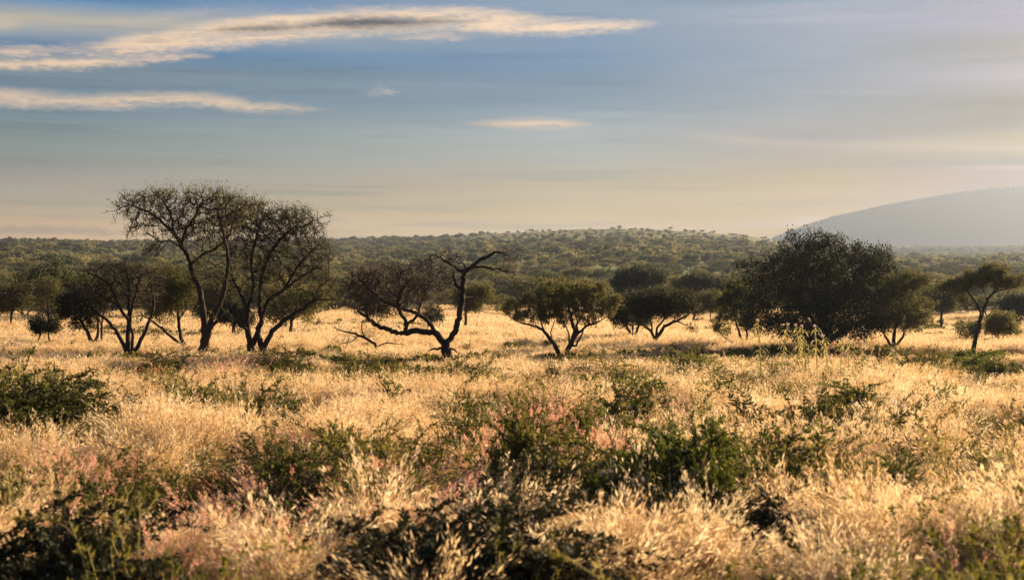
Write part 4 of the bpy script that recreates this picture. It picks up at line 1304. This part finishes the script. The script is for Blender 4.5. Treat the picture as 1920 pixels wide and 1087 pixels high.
sv_add('dense', 'shrub', 401, H=1.0, Wd=.75, stems=30, side=13, leaf=.036, nl=44)
sv_add('dense2', 'shrub', 402, H=1.0, Wd=.60, stems=24, side=13, leaf=.034, nl=44)
sv_add('open', 'shrub', 403, H=1.0, Wd=.65, stems=15, side=10, leaf=.034, nl=36)
sv_add('lush', 'lush', 409, H=1.0, Wd=.6, stems=26, side=13, leaf=.036, nl=44)
sv_add('shade', 'dusk', 408, H=1.0, Wd=.7, stems=38, side=15, leaf=.034, nl=54)  # dark-coloured bush standing in for pockets of foreground shadow
sv_add('sprig', 'shrub', 404, H=1.0, Wd=.22, stems=4, side=12, leaf=.05, nl=30)
sv_add('green', 'bright', 405, H=1.0, Wd=.8, stems=30, side=7, leaf=.055, nl=20)
sv_add('olive', 'herb', 406, H=1.0, Wd=.8, stems=22, side=11, leaf=.034, nl=34)
sv_add('olive2', 'herb', 407, H=1.0, Wd=.6, stems=18, side=11, leaf=.034, nl=34)

sr = np.random.default_rng(11)
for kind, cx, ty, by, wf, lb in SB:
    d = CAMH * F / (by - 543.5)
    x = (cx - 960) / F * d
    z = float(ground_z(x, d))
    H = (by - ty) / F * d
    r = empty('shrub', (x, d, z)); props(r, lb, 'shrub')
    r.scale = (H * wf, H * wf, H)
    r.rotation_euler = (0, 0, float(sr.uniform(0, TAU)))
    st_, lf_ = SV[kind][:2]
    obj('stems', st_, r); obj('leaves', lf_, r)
# look-alike scrub through the field
kinds = ['open', 'olive', 'olive2', 'dense2', 'sprig', 'open']
glab = {'open': 'small open twiggy shrub half buried in the grass', 'olive': 'low spreading olive green scrub bush in the grass', 'olive2': 'small upright olive green bush in the grass',
        'dense2': 'small dense dark bush in the grass', 'sprig': 'slim dark leafy shoot standing out of the grass'}
made = 0
while made < 225:
    py = 640 + 430 * sr.uniform(0, 1) ** 1.05; cx = sr.uniform(-60, 1980)
    d = CAMH * F / (py - 543.5); x = (cx - 960) / F * d
    if fbm(x * .11 + 9, d * .11, 91, 3) < .45: continue
    kd = kinds[int(sr.integers(0, 6))]
    H = sr.uniform(.45, 1.0) * np.interp(d, [10, 30, 50], [1.3, 1.05, .65]) * (1.15 if kd == 'sprig' else 1)
    H = float(H); r = empty('shrub', (x, d, float(ground_z(x, d)))); props(r, glab[kd], 'shrub', 'scattered scrub in the grass')
    wf = sr.uniform(.8, 1.5)
    r.scale = (H * wf, H * wf, H); r.rotation_euler = (0, 0, float(sr.uniform(0, TAU)))
    obj('stems', SV[kd][0], r); obj('leaves', SV[kd][1], r)
    made += 1
# low green weeds nobody could count
def weed(seed, leafm, n=14, h=.45, leaf=.04, nl=14):
    st_, lf_ = shrub_parts(seed, H=h, Wd=.35, stems=n, side=2, leaf=leaf, nl=nl, r0=.004)
    return mk_mesh('weed', st_ + [(a_, b_, 1) for a_, b_, _ in lf_], [M['stalk'], M[leafm]])


WD = [weed(501, 'herb', 12, .6, .032, 22), weed(502, 'herb', 8, .78, .03, 26), weed(503, 'shrub', 10, .66, .03, 26), weed(504, 'bright', 9, .5, .04, 12),
      weed(505, 'herb', 12, .5, .11, 10), weed(506, 'shrub', 12, .5, .11, 10)]
x, y, px = field(26000, 6, 120, gr, 1.1)
c = fbm(x * .16, y * .16, 95, 3); k = gr.uniform(0, 1, len(x)) < (.06 + sst(c, .46, .66)) * np.interp(y, [8, 28, 44, 56, 120], [.46, .62, .50, .32, .16])
x, y = x[k], y[k]
for tx, ty_, nn, sp_ in ((380, 47, 16, 1.2), (480, 51, 34, 1.8), (241, 51, 30, 2.0), (345, 54, 16, 1.4), (176, 56, 14, 1.2), (836, 48.5, 20, 1.2), (700, 50, 60, 2.6), (1055, 49.5, 26, 1.3), (1228, 60, 14, 1.0),
                         (1540, 56, 60, 3.2), (1396, 59, 20, 1.4), (1677, 55.5, 20, 1.4), (1826, 51.5, 24, 1.2), (1876, 59, 12, 1.2), (84, 60, 14, 1.2), (560, 49, 40, 3), (1300, 47, 50, 2.5)):
    x = np.append(x, (tx - 960) / F * ty_ + gr.normal(size=nn) * sp_ * .6); y = np.append(y, ty_ + gr.normal(size=nn) * sp_ * .5)
n = len(x)
ix = np.where(y < 40, gr.choice([0, 0, 1, 2, 2, 2, 1, 3], n), gr.integers(4, 6, n))
scatter('weeds', 'low green weeds mixed through the dry grass', 'weeds', WD, np.column_stack([x, y, ground_z(x, y)]), gr.uniform(0, TAU, n), gr.uniform(.7, 1.5, n) * np.interp(y, [8, 28, 40], [1.15, 1.1, .62]), ix)


# ------------------------------------------------------------------ tall flower stalks right of centre
def flower_plant(seed, H):
    rng = np.random.default_rng(seed)
    t = np.linspace(0, 1, 10)
    lean = rng.uniform(-.12, .12, 2)
    P_ = np.stack([lean[0] * H * t ** 2, lean[1] * H * t ** 2, H * t], 1)
    pos_, par_ = P_, np.arange(-1, 9)
    kids_ = [[i + 1] if i < 9 else [] for i in range(10)]
    v_, f_ = tubes(pos_, par_, kids_, np.linspace(.020, .010, 10), np.ones(10, bool), 5, 0)
    # long arching pods and narrow leaves round the upper stem
    pv, pf = [], []
    vo = 0
    for i in range(44):
        u = rng.uniform(.35, .97); b = np.array([np.interp(u, t, P_[:, j]) for j in range(3)])
        a_ = rng.uniform(0, TAU); L = rng.uniform(.13, .26) * (1.25 - .5 * u)
        s_ = np.linspace(0, 1, 6)
        q_ = b + np.stack([math.cos(a_) * L * s_, math.sin(a_) * L * s_, L * (.75 * s_ - 1.25 * s_ ** 2)], 1)
        sd_ = np.array([-math.sin(a_), math.cos(a_), .4]) * .012
        wv_ = np.array([.4, 1, 1, 1, .8, .2])[:, None]
        v2 = np.stack([q_ - sd_ * wv_, q_ + sd_ * wv_], 1).reshape(-1, 3)
        pv.append(v2); pf.append(np.array([[k * 2, k * 2 + 1, k * 2 + 3, k * 2 + 2] for k in range(5)]) + vo); vo += 12
    fl = P_[-1] + rng.normal(size=(40, 3)) * np.array([.018, .018, .014]); 
    fv, ff = leaves(fl, .024, rng, rng.normal(size=(40, 3)) + np.array([0, 0, .5]), .7)
    return (v_, f_), (np.concatenate(pv), np.concatenate(pf)), (fv, ff)


FP = [(1428, 600, 'leftmost tall pale flower stalk in front of the huge domed tree'), (1463, 607, 'second tall flower stalk from the left, arching pale pods'),
      (1502, 609, 'tall flower stalk with two pinkish heads before the dark tree trunk'), (1513, 611, 'flower stalk crowded against its pinkish headed twin'),
      (1533, 610, 'straightest tall pale flower stalk before the domed tree'), (1557, 630, 'shorter flower stalk with a leaning pinkish head'),
      (1575, 636, 'short flower stalk in the right half of the stalk row'), (1590, 641, 'rightmost flower stalk of the close row, low pink head'),
      (1676, 657, 'isolated small pink flower head below the straggly tree'), (1546, 668, 'low pink flower head among the stalk feet'), (1618, 640, 'small pink flower head right of the stalk row'), (1740, 680, 'faint pink flower head among grass at the right')]
for i, (cx, ty, lb) in enumerate(FP):
    d = 33 + (i * 7 % 5) * .5
    x = (cx - 960) / F * d; z = float(ground_z(x, d)); H = CAMH - (ty - 543.5) / F * d - z
    a_, b_, c_ = flower_plant(600 + i, H)
    r = empty('flower_stalk', (x, d, z)); props(r, lb, 'flower', 'tall flower stalks')
    obj('stem', mk_mesh('stem', [(*a_, 0)], [M['stalk']], True), r); obj('pods', mk_mesh('pods', [(*b_, 0)], [M['stalk']]), r)
    obj('flower_head', mk_mesh('flower_head', [(*c_, 0)], [M['petal']]), r)

# pale upright plumes and stalks near the lens
PL = [(1578, 790, 900, 'pale upright feathery plume right of centre'), (372, 755, 850, 'pale plume in front of the dark twiggy shrub'), (1640, 860, 1010, 'fluffy pale plume low on the right'), (1262, 850, 1080, 'long bare pale stalk leaning over the green thicket')]
for i, (cx, ty, by, lb) in enumerate(PL):
    d = CAMH * F / (by - 543.5); x = (cx - 960) / F * d; z = float(ground_z(x, d)); H = CAMH - (ty - 543.5) / F * d - z
    rng = np.random.default_rng(700 + i)
    t = np.linspace(0, 1, 12); ln = .35 if i == 3 else .06
    P_ = np.stack([ln * H * t, np.zeros(12), H * t], 1) + np.cumsum(rng.normal(size=(12, 3)) * .006, axis=0)
    if i == 3: P_[:, 0] -= ln * H * .2
    kids_ = [[k_ + 1] if k_ < 11 else [] for k_ in range(12)]
    v_, f_ = tubes(P_, np.arange(-1, 11), kids_, np.linspace(.010, .004, 12), np.ones(12, bool), 5, 0)
    r = empty('grass_plume' if i < 3 else 'dry_stalk', (x, d, z)); props(r, lb, 'grass stalk')
    obj('stem', mk_mesh('stem', [(v_, f_, 0)], [M['fluff']], True), r)
    if i < 3:
        u = rng.uniform(.5, 1, 420); c = np.stack([np.interp(u, t, P_[:, j]) for j in range(3)], 1)
        wv_ = .022 * np.sin((u - .5) * 2 * math.pi * .9 + .2).clip(.2)[:, None]
        lv, lf = leaves(c + rng.normal(size=c.shape) * wv_, .035, rng, rng.normal(size=c.shape) * .35 + np.array([0, 0, 1]), .25)
        obj('seed_head', mk_mesh('seed_head', [(lv, lf, 0)], [M['fluff']]), r)
    else:
        bv = [(.55, .3), (.7, -.35), (.85, .2)]
        dd = np.array([[s_, 0.1, .8] for _, s_ in bv]); pp = np.stack([np.interp([u_ for u_, _ in bv], t, P_[:, j]) for j in range(3)], 1)
        nv, nf = needles(pp, dd, np.array([.25, .2, .15]), .005, rng)
        obj('side_twigs', mk_mesh('side_twigs', [(nv, nf, 0)], [M['fluff']]), r)

# ------------------------------------------------------------------ haze
hz = bpy.data.meshes.new('haze')
x0, x1, y0, y1, z0, z1 = -4200, 4200, -4200, 4200, -4.0, 258.0
hv = [(x, y, z) for z in (z0, z1) for y in (y0, y1) for x in (x0, x1)]
hz.from_pydata(hv, [], [(0, 2, 3, 1), (4, 5, 7, 6), (0, 1, 5, 4), (2, 6, 7, 3), (0, 4, 6, 2), (1, 3, 7, 5)])
ho = obj('haze', hz); props(ho, 'thin pale morning haze over the far woodland and mountain', 'haze', kind='stuff')
hm = bpy.data.materials.new('haze'); hm.use_nodes = True
t = NT(hm.node_tree)
pv_ = t.n('ShaderNodeVolumePrincipled')
pv_.inputs['Color'].default_value = (0.235, 0.285, 0.40, 1)
pv_.inputs['Density'].default_value = 0.00034
pv_.inputs['Anisotropy'].default_value = 0.62
o_ = t.n('ShaderNodeOutputMaterial'); t.link(pv_.outputs[0], o_.inputs['Volume'])
hz.materials.append(hm)
